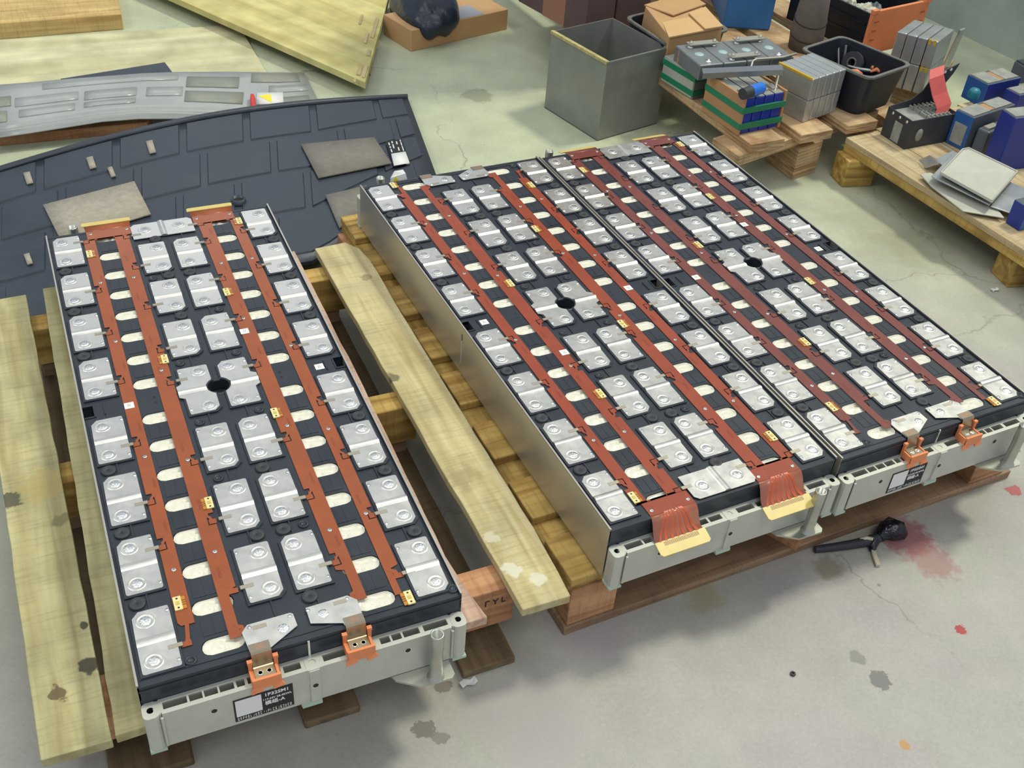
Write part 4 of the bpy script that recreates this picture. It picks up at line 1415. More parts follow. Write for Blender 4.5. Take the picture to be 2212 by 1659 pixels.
slab('plank', [G(-60, 322), G(320, 284), G(330, 268), G(-60, 300)], 0.030, 0.030, M['wood_red'], sup, 0.002)

pr = thing('test_probe', 'red plug of a thin cable lying on the bowed panel', 'probe', (panel_pt(0.79, 0.6).x, panel_pt(0.79, 0.6).y, panel_pt(0.79, 0.6).z))
zt_ = panel_pt(0.79, 0.6).z
k_ = [G(545, 206, zt_ + 0.012), G(546, 214, zt_ + 0.012), G(547, 228, zt_ + 0.010), G(549, 240, zt_ + 0.008)]
MB().tube([rel(pr, p) for p in k_], [0.006, 0.0085, 0.0075, 0.004], 10).build('plug', M['red'], pr)
k_ = [G(549, 240, zt_ + 0.008), G(553, 245, zt_ + 0.006), G(566, 256, zt_ + 0.006)]
MB().tube([rel(pr, p) for p in k_], 0.0025, 6).build('wire', M['red'], pr)

bs = slab('black_sheet', [G(130, 170, 0.018), G(356, 134, 0.018), G(374, 158, 0.018), G(190, 172, 0.018)], 0.018, 0.006, M['tray'], None, 0.001)
tag(bs, 'thin black plastic sheet sticking out behind the bowed panel', 'sheet')
pw = slab('plywood_sheet', [G(-160, 104), G(516, 60), G(577, 165), G(-120, 262)], 0.012, 0.012, M['ply_white'], None, 0.001)
tag(pw, 'flat whitish plywood sheet lying on the floor at the left', 'plywood')
pb = slab('plywood_board', [G(-160, 62, 0.055), G(262, 30, 0.055), G(240, -70, 0.055), G(-160, -60, 0.055)], 0.055, 0.055, wood('tan_board', (214, 186, 128), (186, 152, 96), 0.2), None, 0.003)
tag(pb, 'thick tan wooden board at the top left corner', 'board')

py_ = thing('plywood_sheet', 'raised yellow plywood sheet whose pointed corner faces the camera', 'plywood', (G(700, 60).x, G(700, 60).y, 0))
Z1 = 0.060
ply_poly = [G(250, -62, Z1), G(789, 178, Z1), G(842, -14, Z1), G(850, -80, Z1)]
slab('sheet', ply_poly, Z1, 0.022, M['ply_yellow'], py_, 0.001)
for (x, y, w_, h_) in ((800, 58, 7, 42), (786, 80, 5, 22), (770, 150, 8, 20), (782, 152, 6, 26), (762, 172, 6, 8), (790, 112, 9, 12), (775, 40, 4, 20)):
    slab('split_strip', [G(x, y + h_ / 2, Z1 + 0.004), G(x + 0.28 * h_, y - h_ / 2, Z1 + 0.004), G(x + 0.28 * h_ + w_, y - h_ / 2 + 2, Z1 + 0.004), G(x + w_, y + h_ / 2 + 2, Z1 + 0.004)], Z1 + 0.004, 0.004, M['wood_yellow'], py_, 0.0005)
slab('batten', [G(720, 140), G(800, 165), G(806, 120), G(740, 100)], 0.038, 0.038, M['wood_slat'], py_, 0.002)
slab('batten', [G(500, 10), G(780, 30), G(790, 0), G(500, -20)], 0.038, 0.038, M['wood_slat'], py_, 0.002)

# cardboard box with a black bag over it
M['card'] = mat('brown_cardboard', (190, 150, 106), 0.85, var=0.06, vscale=14)
M['bag'] = mat('black_bin_bag', (28, 36, 52), 0.35, bump=0.5, bscale=25)
def pbox(name, label, cat, f, l, r, z0, h, group=None):
    """thing standing on height z0 with base corner f and the base corners left and right of it (photo pixels)"""
    F, Lp, Rp = G(*f, z0), G(*l, z0), G(*r, z0)
    t = thing(name, label, cat, (F.x, F.y, z0), 0, group)
    ex, ey = (Rp - F).to_2d(), (Lp - F).to_2d()
    # keep it rectangular: use the mean of both directions
    ax, ay = math.atan2(ex.y, ex.x), math.atan2(ey.y, ey.x) - math.pi / 2
    if abs(ax - ay) < 0.9:
        m_ = 0.5 * (ax + ay)
        ex = Vector((math.cos(m_), math.sin(m_))) * ex.length
        ey = Vector((-math.sin(m_), math.cos(m_))) * ey.length
    t.rotation_euler = (0, 0, math.atan2(ex.y, ex.x))
    return t, ex.length, ey.length, h
t, lx, ly, h = pbox('cardboard_box', 'low cardboard box with white and red label beside a black bag', 'box', (888, 112), (850, 72), (1056, 46), 0, 0.075)
MB().box(0, lx, 0, ly, 0, h).build('carton', M['card'], t, bevel=0.002)
MB().box(0.05, lx * 0.75, 0.004, 0.10, h, h + 0.001).build('white_label', M['grey_print'], t)
MB().box(0.10, lx * 0.45, 0.07, 0.12, h + 0.001, h + 0.002).build('red_label', mat('dull_red_print', (190, 70, 84), 0.6), t)
bagc = G(890, 34, 0.06)
bm = bmesh.new()
bmesh.ops.create_icosphere(bm, subdivisions=4, radius=1.0)
for v in bm.verts:
    n_ = v.co.normalized()
    f_ = 1 + 0.07 * math.sin(3 * n_.x + 2 * n_.y) + 0.05 * math.sin(5 * n_.y - 3 * n_.z) + 0.02 * math.sin(11 * n_.x + 7 * n_.z)
    v.co = Vector((n_.x * 0.115 * f_, n_.y * 0.21 * f_, max(-0.072, (n_.z * 0.10 + 0.012 * math.sin(7 * n_.x) * math.cos(6 * n_.y)) * f_)))
for f in bm.faces: f.smooth = True
me = bpy.data.meshes.new('black_bag'); bm.to_mesh(me); bm.free(); me.materials.append(M['bag'])
o = link('black_bag', me, None, (bagc.x + 0.035, bagc.y + 0.05, 0.0735), 0.35)
tag(o, 'crumpled black plastic bag lying between plywood and cardboard box', 'bag')

# ------------------------------------------------------------------ steel bin
M['steel'] = mat('galvanised_sheet', (146, 148, 143), 0.40, metal=0.45, var=0.12, vscale=9, rvar=0.08)
M['steel_in'] = M['steel']
M['yellow_edge'] = mat('stained_edge', (176, 164, 112), 0.7, var=0.25, vscale=60)
t, lx, ly, h = pbox('steel_bin', 'tall open-topped galvanised steel bin standing on the floor', 'bin', (1290, 305), (1198, 228), (1400, 258), 0, 0.252)
w_ = 0.003
for nm, (x0, x1, y0, y1) in (('front_wall', (0, lx, 0, w_)), ('back_wall', (0, lx, ly - w_, ly)), ('left_wall', (0, w_, w_, ly - w_)), ('right_wall', (lx - w_, lx, w_, ly - w_))):
    MB().box(x0, x1, y0, y1, 0, h).build(nm, M['steel'], t)
MB().box(0, lx, 0, ly, 0, 0.004).build('bottom', M['steel'], t)
MB().box(-0.004, 0.008, 0, ly, h - 0.006, h + 0.003).build('stained_rim', M['yellow_edge'], t)
MB().box(-0.002, lx, -0.0015, 0.004, h - 0.004, h + 0.001).build('folded_rim', M['steel'], t)

# ------------------------------------------------------------------ plywood pallets on the right
Z3, P3T = 0.165, 0.028
p3 = thing('plywood_pallet', 'layered plywood pallet carrying tubs, crates and silver cells behind the steel bin', 'pallet', (*G(1710, 390).xy, 0))
def line_dir(a, b, z):
    A_, B_ = G(*a, z), G(*b, z)
    return (B_ - A_).to_2d().normalized()
d3 = line_dir((1400, 145), (1623, 313), Z3)           # strips run towards the camera
n3 = Vector((-d3.y, d3.x))                             # to the right
E1 = G(1623, 313, Z3).to_2d()
def strip(end, wid, length, name='deck_strip', m='wood_ply'):
    a = end - d3 * length
    slab(name, [a, end, end + n3 * wid, a + n3 * wid], Z3, P3T, M[m], p3, 0.0015)
strip(E1, 0.118, 1.75, m='wood_ply')
E2 = G(1732, 292, Z3).to_2d()
strip(E2, 0.115, 1.55)
E3 = G(1832, 272, Z3).to_2d()
strip(E3, 0.115, 1.45)
E4 = E3 + n3 * 0.16 - d3 * 0.16
strip(E4, 0.13, 1.25)
strip(E4 + n3 * 0.19 - d3 * 0.16, 0.12, 1.1)
ZL = Z3 - P3T
q0, q1, q2 = G(1540, 298, ZL), G(1596, 338, ZL), G(1890, 240, ZL)
e1 = (q2 - q1).to_2d().normalized()
slab('cross_strip', [q1.to_2d(), q1.to_2d() + e1 * 0.62, q0.to_2d() + e1 * 0.62, q0.to_2d()], ZL, 0.032, M['wood_ply'], p3, 0.0015)
far_o = -d3 * 1.15
slab('cross_strip', [q1.to_2d() + far_o, q1.to_2d() + e1 * 0.75 + far_o, q0.to_2d() + e1 * 0.75 + far_o, q0.to_2d() + far_o], ZL, 0.032, M['wood_ply'], p3, 0.0015)
bc = G(1710, 390).to_2d()
for off, m in ((Vector((0, 0)), 'wood_ply'), (e1 * 0.40, 'wood_ply'), (far_o - e1 * 0.1, 'wood_ply'), (far_o + e1 * 0.4, 'wood_ply')):
    a = bc + off
    slab('block', [a, a + e1 * 0.105, a + e1 * 0.105 - d3 * 0.13, a - d3 * 0.13], ZL - 0.032, ZL - 0.032, M[m], p3, 0.002)

Z4 = 0.128
p4 = thing('wooden_pallet', 'yellow-edged wooden pallet at the right carrying blue battery boxes', 'pallet', (*G(1818, 405).xy, 0))
a4, b4 = G(1828, 296, Z4).to_2d(), G(2212, 540, Z4).to_2d()
d4 = (b4 - a4).normalized()
n4 = Vector((-d4.y, d4.x))
M['wood_p4'] = wood('pale_deck_wood', (204, 186, 150), (170, 146, 108), 0.25)
for k in range(6):
    o_ = n4 * 0.128 * k
    slab('deck_board', [a4 + o_ - d4 * 0.012 * k, b4 + d4 * 0.35 + o_, b4 + d4 * 0.35 + o_ + n4 * 0.124, a4 + o_ + n4 * 0.124 - d4 * 0.012 * k], Z4, 0.018, M['wood_p4'], p4, 0.0015)
slab('side_beam', [a4 + n4 * 0.001, b4 + d4 * 0.35 + n4 * 0.001, b4 + d4 * 0.35 + n4 * 0.05, a4 + n4 * 0.05], Z4 - 0.018, 0.026, M['wood_slat'], p4, 0.002)
slab('side_beam', [a4 + n4 * 0.66, b4 + d4 * 0.35 + n4 * 0.66, b4 + d4 * 0.35 + n4 * 0.72, a4 + n4 * 0.72], Z4 - 0.018, 0.026, M['wood_slat'], p4, 0.002)
for px, py in ((1818, 405), (2175, 622)):
    c = G(px, py).to_2d()
    for off in (Vector((0, 0)), n4 * 0.60):
        a = c + off
        slab('block', [a, a + (n4 * 0.8 + d4 * 0.25).normalized() * 0.095, a + (n4 * 0.8 + d4 * 0.25).normalized() * 0.095 - (d4 - n4 * 0.25).normalized() * 0.075, a - (d4 - n4 * 0.25).normalized() * 0.075], Z4 - 0.044, Z4 - 0.044, M['wood_slat'], p4, 0.003, 0.002)

# ------------------------------------------------------------------ things on the plywood pallet
M['carton_dark'] = mat('dark_brown_carton', (92, 72, 72), 0.8, var=0.15, vscale=6)
for f, l, r, lab_ in (((1262, 82), (1135, 0), (1318, 66), 'dark brown carton behind the steel bin, left one'), ((1326, 64), (1210, -30), (1392, 48), 'dark brown carton behind the steel bin, right one')):
    t, lx, ly, h = pbox('carton', lab_, 'carton', f, l, r, Z3, 1.13, 'dark cartons at the back')  # unseen upper part made tall so its shadow reaches the floor
    MB().box(0, lx, 0, ly, 0, h).build('carton_body', M['carton_dark'], t, bevel=0.003)
    MB().box(-0.001, 0, ly * 0.3, ly * 0.62, 0.0, h).build('paper_band', mat('faded_band', (150, 106, 84), 0.8), t)

def tub(name, label, rim_px, z_rim, z0, shrink, wall=0.012, rim_mat='tub_rim'):
    P = [G(*q, z_rim).to_2d() for q in rim_px]
    c = sum(P, Vector((0, 0))) / 4
    t = thing(name, label, 'tub', (c.x, c.y, z0))
    def rounded(sc, inset=0.0, n=5, rad=0.03):
        out = []
        for i in range(4):
            p, a, b = P[i], P[i - 1], P[(i + 1) % 4]
            p, a, b = [(q - c) * sc for q in (p, a, b)]
            da, db = (a - p).normalized(), (b - p).normalized()
            p = p + (da + db) * inset
            for k in range(n + 1):
                s = k / n
                q = (p + da * rad) * (1 - s) ** 2 + p * 2 * s * (1 - s) + (p + db * rad) * s ** 2
                out.append((q.x, q.y))
        return out
    h = z_rim - z0
    o0, o1, i1, i0 = rounded(shrink), rounded(0.95), rounded(0.95, 0.005), rounded(shrink, 0.005)
    n = len(o0)
    mb = MB()
    vs = [(x, y, 0) for x, y in o0] + [(x, y, h) for x, y in o1] + [(x, y, h) for x, y in i1] + [(x, y, 0.006) for x, y in i0]
    fs = [[r_ * n + k, r_ * n + (k + 1) % n, (r_ + 1) * n + (k + 1) % n, (r_ + 1) * n + k] for r_ in range(3) for k in range(n)]
    fs += [[3 * n + k for k in range(n)], [k for k in range(n)][::-1]]
    mb.add(vs, fs)
    mb.build('tub_wall', M['tub'], t)
    MB().ring(rounded(1.0), rounded(0.95, 0.004), h - 0.004, h + 0.003).build('rim', M['tub_rim'], t, bevel=0.001)
    return t, c, h
M['tub'] = mat('black_tub', (30, 34, 44), 0.45, var=0.1, vscale=12)
M['tub_rim'] = mat('worn_tub_rim', (104, 104, 100), 0.5, var=0.2, vscale=50)
tub('plastic_tub', 'black plastic tub holding a folded cardboard box', [(1348, 38), (1440, 99), (1578, 66), (1486, 5)], 0.262, Z3, 0.86)
tb, tbc, tbh = tub('plastic_tub', 'open black plastic tub with tools inside', [(1726, 106), (1880, 173), (1974, 141), (1818, 77)], 0.292, Z3, 0.80)

# cardboard box with folded flaps in the first tub
ct = thing('cardboard_box', 'tan cardboard box with folded flaps sitting in the black tub', 'box', (*G(1470, 50, 0.29).xy, 0.215))
top_ = [G(1446, 80, 0.288), G(1560, 59, 0.288), G(1500, -4, 0.30), G(1394, 14, 0.30)]
cen_ = sum(top_, Vector()) / 4
MB().prism2([rel(ct, Vector((cen_.x + (p.x - cen_.x) * 1.04, cen_.y + (p.y - cen_.y) * 1.04, 0.215))) for p in top_], [rel(ct, p) for p in top_]).build('carton', M['card'], ct, bevel=0.002)
M['card2'] = mat('pale_cardboard', (206, 168, 120), 0.85, var=0.05, vscale=14)
def flat(name, pxs, z, th, m, parent):
    ps = [G(*q, z) for q in pxs]
    return MB().prism2([rel(parent, p - Vector((0, 0, th))) for p in ps], [rel(parent, p) for p in ps]).build(name, m, parent)
flat('flap', [(1430, 44), (1445, 80), (1562, 58), (1532, 31)], 0.2935, 0.004, M['card2'], ct)
flat('flap', [(1392, 10), (1455, 32), (1525, 8), (1502, -6), (1440, -4)], 0.303, 0.004, M['card'], ct)
flat('flap', [(1488, 28), (1524, 14), (1562, 56), (1524, 62)], 0.300, 0.004, M['card2'], ct)

M['blue_bin'] = mat('blue_plastic_bin', (52, 112, 172), 0.5, var=0.12, vscale=10)
t, lx, ly, h = pbox('blue_bin', 'sky blue plastic bin behind the grey cells', 'bin', (1560, 60), (1500, -20), (1664, 72), Z3, 0.14)
MB().box(0, lx, 0, ly, 0, h).build('bin_body', M['blue_bin'], t, bevel=0.006)
MB().box(-0.004, lx + 0.004, -0.004, ly + 0.004, h - 0.03, h - 0.015).build('bin_ledge', M['blue_bin'], t, bevel=0.002)

M['canvas'] = mat('grey_brown_cloth', (104, 96, 90), 0.85, var=0.15, vscale=14, bump=0.2, bscale=40)
c = G(1722, 118, Z3)
t = thing('cloth_roll', 'upright grey-brown roll between the blue bin and the black crate', 'roll', (c.x + 0.03, c.y + 0.06, Z3))
MB().lathe([(0.0, 0.0), (0.052, 0.002), (0.056, 0.06), (0.050, 0.13), (0.044, 0.20), (0.034, 0.212), (0.0, 0.214)], 0, 0, 20).build('cloth', M['canvas'], t)
for z_ in (0.05, 0.10):
    MB().tube([((0.0565 - z_ * 0.03) * math.cos(a), (0.0565 - z_ * 0.03) * math.sin(a), z_ + 0.014 * math.sin(a)) for a in [2 * math.pi * k / 24 for k in range(25)]], 0.0018, 5).build('tie_cord', M['ink'], t)

# black crate with an orange side panel
t, lx, ly, h = pbox('storage_crate', 'black crate with a bright orange side panel and litter inside', 'crate', (1858, 118), (1716, 36), (1958, 84), Z3, 0.135)
M['crate'] = mat('black_crate', (24, 28, 38), 0.4, var=0.12, vscale=10)
for x0, x1, y0, y1 in ((0, 0.008, 0, ly), (0, lx, ly - 0.008, ly), (lx - 0.008, lx, 0, ly)):
    MB().box(x0, x1, y0, y1, 0, h).build('crate_wall', M['crate'], t, bevel=0.002)
MB().box(0.008, lx - 0.008, 0.008, ly - 0.008, 0, 0.006).build('crate_bottom', M['crate'], t)
for z_ in (0.05, 0.095):
    MB().box(-0.004, 0, 0.01, ly - 0.01, z_, z_ + 0.008).build('crate_rib', M['crate'], t)
op = MB().prism([(-0.006, 0), (lx + 0.006, 0), (lx + 0.006, -0.012), (-0.006, -0.012)], 0, h + 0.012)
op.box(-0.008, 0.020, -0.016, -0.001, h + 0.004, h + 0.018).box(lx - 0.022, lx + 0.010, -0.016, -0.001, h + 0.006, h + 0.026)
op = op.build('side_panel', M['orange'], t, bevel=0.002)
op['label'] = 'orange plastic side panel'
for k in range(4):
    for x0 in (0.010, lx - 0.030):
        MB().box(x0, x0 + 0.020, -0.0135, -0.0118, 0.02 + 0.03 * k, 0.024 + 0.03 * k).build('slot_rib', mat('orange_shadow', (170, 86, 48), 0.5), op)
for k, (px_, py_, s_) in enumerate(((0.3, 0.25, 0.035), (0.55, 0.3, 0.028), (0.4, 0.55, 0.03))):
    bm = bmesh.new()
    bmesh.ops.create_icosphere(bm, subdivisions=3, radius=1.0)
    for v in bm.verts:
        f_ = 1 + 0.25 * math.sin(6 * v.co.x + k) * math.sin(5 * v.co.y + 2 * k) + 0.12 * math.sin(13 * v.co.z)
        v.co = v.co * s_ * f_
    me = bpy.data.meshes.new('plastic_wrap'); bm.to_mesh(me); bm.free(); me.materials.append(mat('crumpled_wrap', (196, 194, 178) if k != 1 else (110, 116, 120), 0.35))
    a_ = t.rotation_euler.z
    wx, wy = lx * px_, ly * py_
    o = link('plastic_wrap', me, None, (t.location.x + wx * math.cos(a_) - wy * math.sin(a_), t.location.y + wx * math.sin(a_) + wy * math.cos(a_), Z3 + 0.006 + s_ * 1.1 + 0.05))
    o['label'] = ['crumpled whitish wrap in the orange-sided crate, nearest the panel', 'grey crumpled wrap in the orange-sided crate', 'crumpled whitish wrap at the back of the orange-sided crate'][k]
    o['category'] = 'wrap'
    o['group'] = 'wrap in the crate'
    MB().box(-s_ * 0.9, s_ * 0.9, -s_ * 0.9, s_ * 0.9, 0.006, 0.006 + 0.05).build('filler', M['crate'], t, (wx, wy, 0))

# tools in the open tub
def tubpt(px, py, z):
    return G(px, py, z)
M['rod'] = mat('steel_rod', (150, 154, 156), 0.35, metal=0.8)
def simple(mb, name, m, label, cat, base):
    return tag(mb.build(name, m, None, base), label, cat)
RIM2 = [G(*q, 0.292) for q in ((1726, 106), (1880, 173), (1974, 141), (1818, 77))]
RC = sum(RIM2, Vector()) / 4
IN2 = [RC + (p - RC) * 0.84 for p in RIM2]              # inner wall about half way down
def back_wall(px, py, off=0.0):
    p = on_plane(px, py, IN2[3], IN2[2])
    d = (RC - p)
    d.z = 0
    return p + d.normalized() * off
b0_ = Vector((tbc.x, tbc.y, Z3 + 0.007))
for (p, q, r_, nm, lab_, cat_) in (((1806, 134), (1808, 92), 0.005, 'steel_rod', 'grey steel rod leaning in the corner of the open tub', 'rod'),
                                   ((1816, 146), (1826, 94), 0.0045, 'pliers', 'pale slim pliers standing in the open tub', 'pliers')):
    A_, B_ = back_wall(*p, 0.03), back_wall(*q, 0.012)
    A_.z = max(A_.z, Z3 + 0.012)
    simple(MB().tube([A_ - b0_, B_ - b0_], r_, 8), nm, M['rod'], lab_, cat_, b0_)
tp = back_wall(1843, 130, 0.022)
t = thing('tape_roll', 'dark tape roll standing inside the open tub', 'tape', (tp.x, tp.y, tp.z))
o = [(0.034 * math.cos(a), 0.034 * math.sin(a)) for a in [2 * math.pi * k / 24 for k in range(24)]]
i = [(0.35 * x, 0.35 * y) for x, y in o]
yaw = math.atan2((IN2[2] - IN2[3]).y, (IN2[2] - IN2[3]).x)
ob = MB().ring(o, i, -0.008, 0.008).build('roll', M['rubber'], t)
ob.rotation_euler = (1.25, 0, yaw)
ob = MB().ring([(0.48 * x, 0.48 * y) for x, y in o], i, -0.0085, 0.0090).build('core', M['tub_rim'], t)
ob.rotation_euler = (1.25, 0, yaw)
b1_ = back_wall(1880, 150, 0.05)
zz = b1_.z
t = thing('hand_tool', 'orange-handled pliers lying in the open tub', 'pliers', (b1_.x, b1_.y, zz - 0.010))
for a_, b_, c_ in (((1880, 155), (1893, 150), (1906, 158)), ((1876, 138), (1886, 146), (1898, 152))):
    MB().tube([rel(t, G(*a_, zz)), rel(t, G(*b_, zz + 0.008)), rel(t, G(*c_, zz))], [0.004, 0.007, 0.005], 8).build('handle', M['orange'], t)
MB().tube([rel(t, G(1832, 142, zz)), rel(t, G(1858, 150, zz)), rel(t, G(1880, 153, zz))], [0.003, 0.006, 0.007], 8).build('jaw', M['rod'], t)
t = thing('orange_clip', 'orange scrap clip lying beside the pliers in the open tub', 'clip', (b1_.x - 0.02, b1_.y - 0.02, zz - 0.010))
MB().tube([rel(t, G(1838, 153, zz)), rel(t, G(1850, 155, zz + 0.006)), rel(t, G(1862, 160, zz))], [0.005, 0.009, 0.004], 6).build('clip_body', M['orange'], t)
t = thing('scrap_heap', 'dark scrap filling the bottom of the open tub', 'scrap', (RC.x, RC.y, Z3 + 0.0065))
g_ = []
for a in range(7):
    row = []
    for b in range(7):
        u_, v_ = a / 6, b / 6
        p = (IN2[0] * (1 - u_) + IN2[1] * u_) * (1 - v_) + (IN2[3] * (1 - u_) + IN2[2] * u_) * v_
        p = RC + (p - RC) * 0.90
        e = a in (0, 6) or b in (0, 6)
        row.append(Vector((p.x - RC.x, p.y - RC.y, 0.0 if e else (zz - 0.014 - Z3 - 0.0065) * (0.9 + 0.1 * math.sin(a * 2.3 + b * 1.7)))))
    g_.append(row)
MB().sheet(g_, 0, smooth=False).build('scrap', M['crate'], t)

# grey prismatic cells lying in a row
M['grey_cell'] = mat('grey_cell_case', (128, 132, 134), 0.42, metal=0.35, var=0.08, vscale=20)
M['cyan'] = mat('pale_cyan_vent', (160, 186, 190), 0.4)
ZG, ZGB = 0.290, 0.2440
gc = [G(1512, 142, ZG), G(1715, 122, ZG), G(1660, 78, ZG), G(1456, 98, ZG)]
ga = gc[0]
gx, gy = (gc[1] - gc[0]), (gc[3] - gc[0])
gang = math.atan2(gx.y, gx.x)
glx, gly = gx.length / 4, abs(gy.x * -math.sin(gang) + gy.y * math.cos(gang))
for k in range(4):
    p = ga + Vector((math.cos(gang), math.sin(gang), 0)) * (glx * k)
    t = thing('grey_cell', ['grey prismatic cell next to the orange clip', 'second grey prismatic cell from the orange clip', 'third grey prismatic cell from the orange clip', 'grey prismatic cell farthest from the orange clip'][k], 'battery cell', (p.x, p.y, ZGB), gang, 'grey prismatic cells in a row')
    MB().box(0.001, glx - 0.001, 0, gly, 0, ZG - ZGB).build('case', M['grey_cell'], t, bevel=0.003)
    mb = MB()
    mb.lathe([(0.014, ZG - ZGB), (0.013, ZG - ZGB + 0.0012), (0, ZG - ZGB + 0.0012)], glx / 2, gly * 0.5, 16)
    mb.build('vent', M['cyan'], t)
    for y_ in (0.14, 0.86):
        MB().lathe([(0.010, ZG - ZGB), (0.009, ZG - ZGB + 0.004), (0.003, ZG - ZGB + 0.004), (0.003, ZG - ZGB + 0.008), (0, ZG - ZGB + 0.008)], glx / 2, gly * y_, 12).build('terminal', M['weld'], t)
M['zinc'] = mat('zinc_bar', (176, 174, 162), 0.45, metal=0.6, var=0.06, vscale=40)
for k, (c0, y_) in enumerate(((0.5, 0.86), (2.5, 0.86), (1.5, 0.14))):
    p = ga + Matrix.Rotation(gang, 3, 'Z') @ Vector((glx * (c0 - 0.12), gly * y_ - 0.013, 0))
    mb = MB().box(0, glx * 1.24, 0, 0.026, 0, 0.003)
    for x_ in (glx * 0.12, glx * 1.12):
        mb.lathe([(0.006, 0.003), (0.006, 0.007), (0.003, 0.007), (0.003, 0.010), (0, 0.010)], x_, 0.013, 8)
    o = mb.build('link_bar', M['zinc'], None, (p.x, p.y, ZG + 0.0082), gang)
    tag(o, ['zinc link bar over the two cells nearest the cardboard box', 'zinc link bar at the far corner of the grey cells', 'zinc link bar along the near side of the grey cells'][k], 'busbar', 'link bars on the grey cells')

# end plate box with green straps and an orange clip
M['green'] = mat('green_strap', (22, 120, 84), 0.45, var=0.05, vscale=30)
t, lx, ly, h = pbox('strapped_pack', 'grey cell pack bound with two green straps left of the brown pack', 'battery pack', (1494, 216), (1436, 172), (1640, 170), Z3, 0.0785)
MB().box(0, lx, 0, ly, 0, h).build('pack_body', M['grey_cell'], t, bevel=0.002)
MB().box(-0.0012, 0.0, 0.004, ly - 0.004, 0.004, h + 0.002).build('end_plate', M['alu'], t)
for z_ in (0.010, 0.054):
    MB().box(-0.002, lx + 0.002, -0.002, ly + 0.002, z_, z_ + 0.018).build('strap', M['green'], t, bevel=0.001)
cl = MB()
cl.box(-0.002, 0.008, ly * 0.20, ly * 0.60, h, h + 0.022)
cl.box(-0.002, 0.008, ly * 0.20, ly * 0.30, h + 0.022, h + 0.042)
cl.box(-0.002, 0.008, ly * 0.50, ly * 0.60, h + 0.022, h + 0.042)
cl.build('clip', M['orange'], t, bevel=0.002)

# brown-boarded pack of blue cells with green straps
M['board'] = mat('brown_pressboard', (176, 132, 92), 0.7, var=0.05, vscale=20)
M['blue_cell'] = mat('blue_shrink_film', (26, 48, 150), 0.25, var=0.1, vscale=20)
t, lx, ly, h = pbox('strapped_pack', 'four blue cells between brown boards bound with green straps', 'battery pack', (1593, 293), (1525, 236), (1676, 270), Z3, 0.112)
for x0, x1 in ((0, 0.007), (lx - 0.007, lx)):
    MB().box(x0, x1, 0, ly, 0, h).build('end_board', M['board'], t, bevel=0.001)
cw = (lx - 0.016) / 4
for k in range(4):
    c = MB().box(0.008 + k * cw + 0.001, 0.008 + (k + 1) * cw - 0.001, 0.004, ly - 0.004, 0, h - 0.006).build('cell', M['blue_cell'], t, bevel=0.003)
    for y_ in (0.15, 0.8):
        MB().box(0.008 + (k + 0.2) * cw, 0.008 + (k + 0.8) * cw, ly * y_, ly * y_ + 0.03, h - 0.006, h + 0.001).build('terminal', M['zinc'], c)
    MB().box(0.008 + k * cw + 0.002, 0.008 + (k + 1) * cw - 0.002, 0.006, ly - 0.006, h - 0.006, h - 0.005).build('top_cap', M['zinc'], c)
for z_ in (0.016, 0.064):
    MB().box(-0.0015, lx + 0.0015, -0.0015, ly + 0.0015, z_, z_ + 0.018).build('strap', M['green'], t, bevel=0.001)
pp = G(1628, 192, Z3 + h + 0.022)
t2 = thing('blue_pack', 'bright blue wrapped small pack lying on the blue cells', 'battery pack', (pp.x, pp.y, Z3 + h + 0.0012), t.rotation_euler.z + 0.2)
MB().tube([(-0.045, 0, 0.016), (-0.012, 0, 0.016)], 0.016, 12).build('black_end', M['rubber'], t2)
MB().tube([(-0.012, 0, 0.016), (0.035, 0, 0.016)], 0.0165, 12).build('blue_sleeve', mat('bright_blue_sleeve', (36, 112, 214), 0.25), t2)

# flat strip and bent rod resting over the packs
zs_ = ZG + 0.012
s0, s1 = G(1517, 156, zs_ - 0.012), G(1690, 148, zs_ + 0.02)
dv = (s1 - s0).to_2d().normalized()
nv = Vector((-dv.y, dv.x)) * 0.018
mb = MB()
lo = [Vector((s0.x + nv.x, s0.y + nv.y, s0.z)), Vector((s0.x - nv.x, s0.y - nv.y, s0.z)), Vector((s1.x - nv.x, s1.y - nv.y, s1.z)), Vector((s1.x + nv.x, s1.y + nv.y, s1.z))]
cc = sum(lo, Vector()) / 4
mb.prism2([p - cc for p in lo], [p - cc + Vector((0, 0, 0.004)) for p in lo])
mb.prism2([lo[1] - cc - Vector((0, 0, 0.012)), lo[1] - cc + Vector((0.002, 0.002, -0.012)), lo[2] - cc + Vector((0.002, 0.002, -0.012)), lo[2] - cc - Vector((0, 0, 0.012))],
          [lo[1] - cc, lo[1] - cc + Vector((0.002, 0.002, 0)), lo[2] - cc + Vector((0.002, 0.002, 0)), lo[2] - cc])
tag(mb.build('steel_strip', M['rod'], None, cc), 'long grey steel strip lying across the packs', 'strip')
r0 = G(1688, 160, 0.27)
rp = [G(1622, 146, 0.29), G(1626, 132, 0.30), G(1634, 128, 0.30), G(1690, 124, 0.30), G(1720, 116, 0.29)]
tag(MB().tube([p - rp[2] for p in rp], 0.0035, 8).build('bent_rod', M['zinc'], None, rp[2]), 'thin pale bent rod resting on the grey cells', 'rod')
rp = [G(1672, 206, 0.262), G(1684, 150, 0.31)]
tag(MB().tube([p - rp[0] for p in rp], 0.0035, 8).build('upright_rod', M['zinc'], None, rp[0]), 'short pale rod leaning between blue pack and silver cells', 'rod')

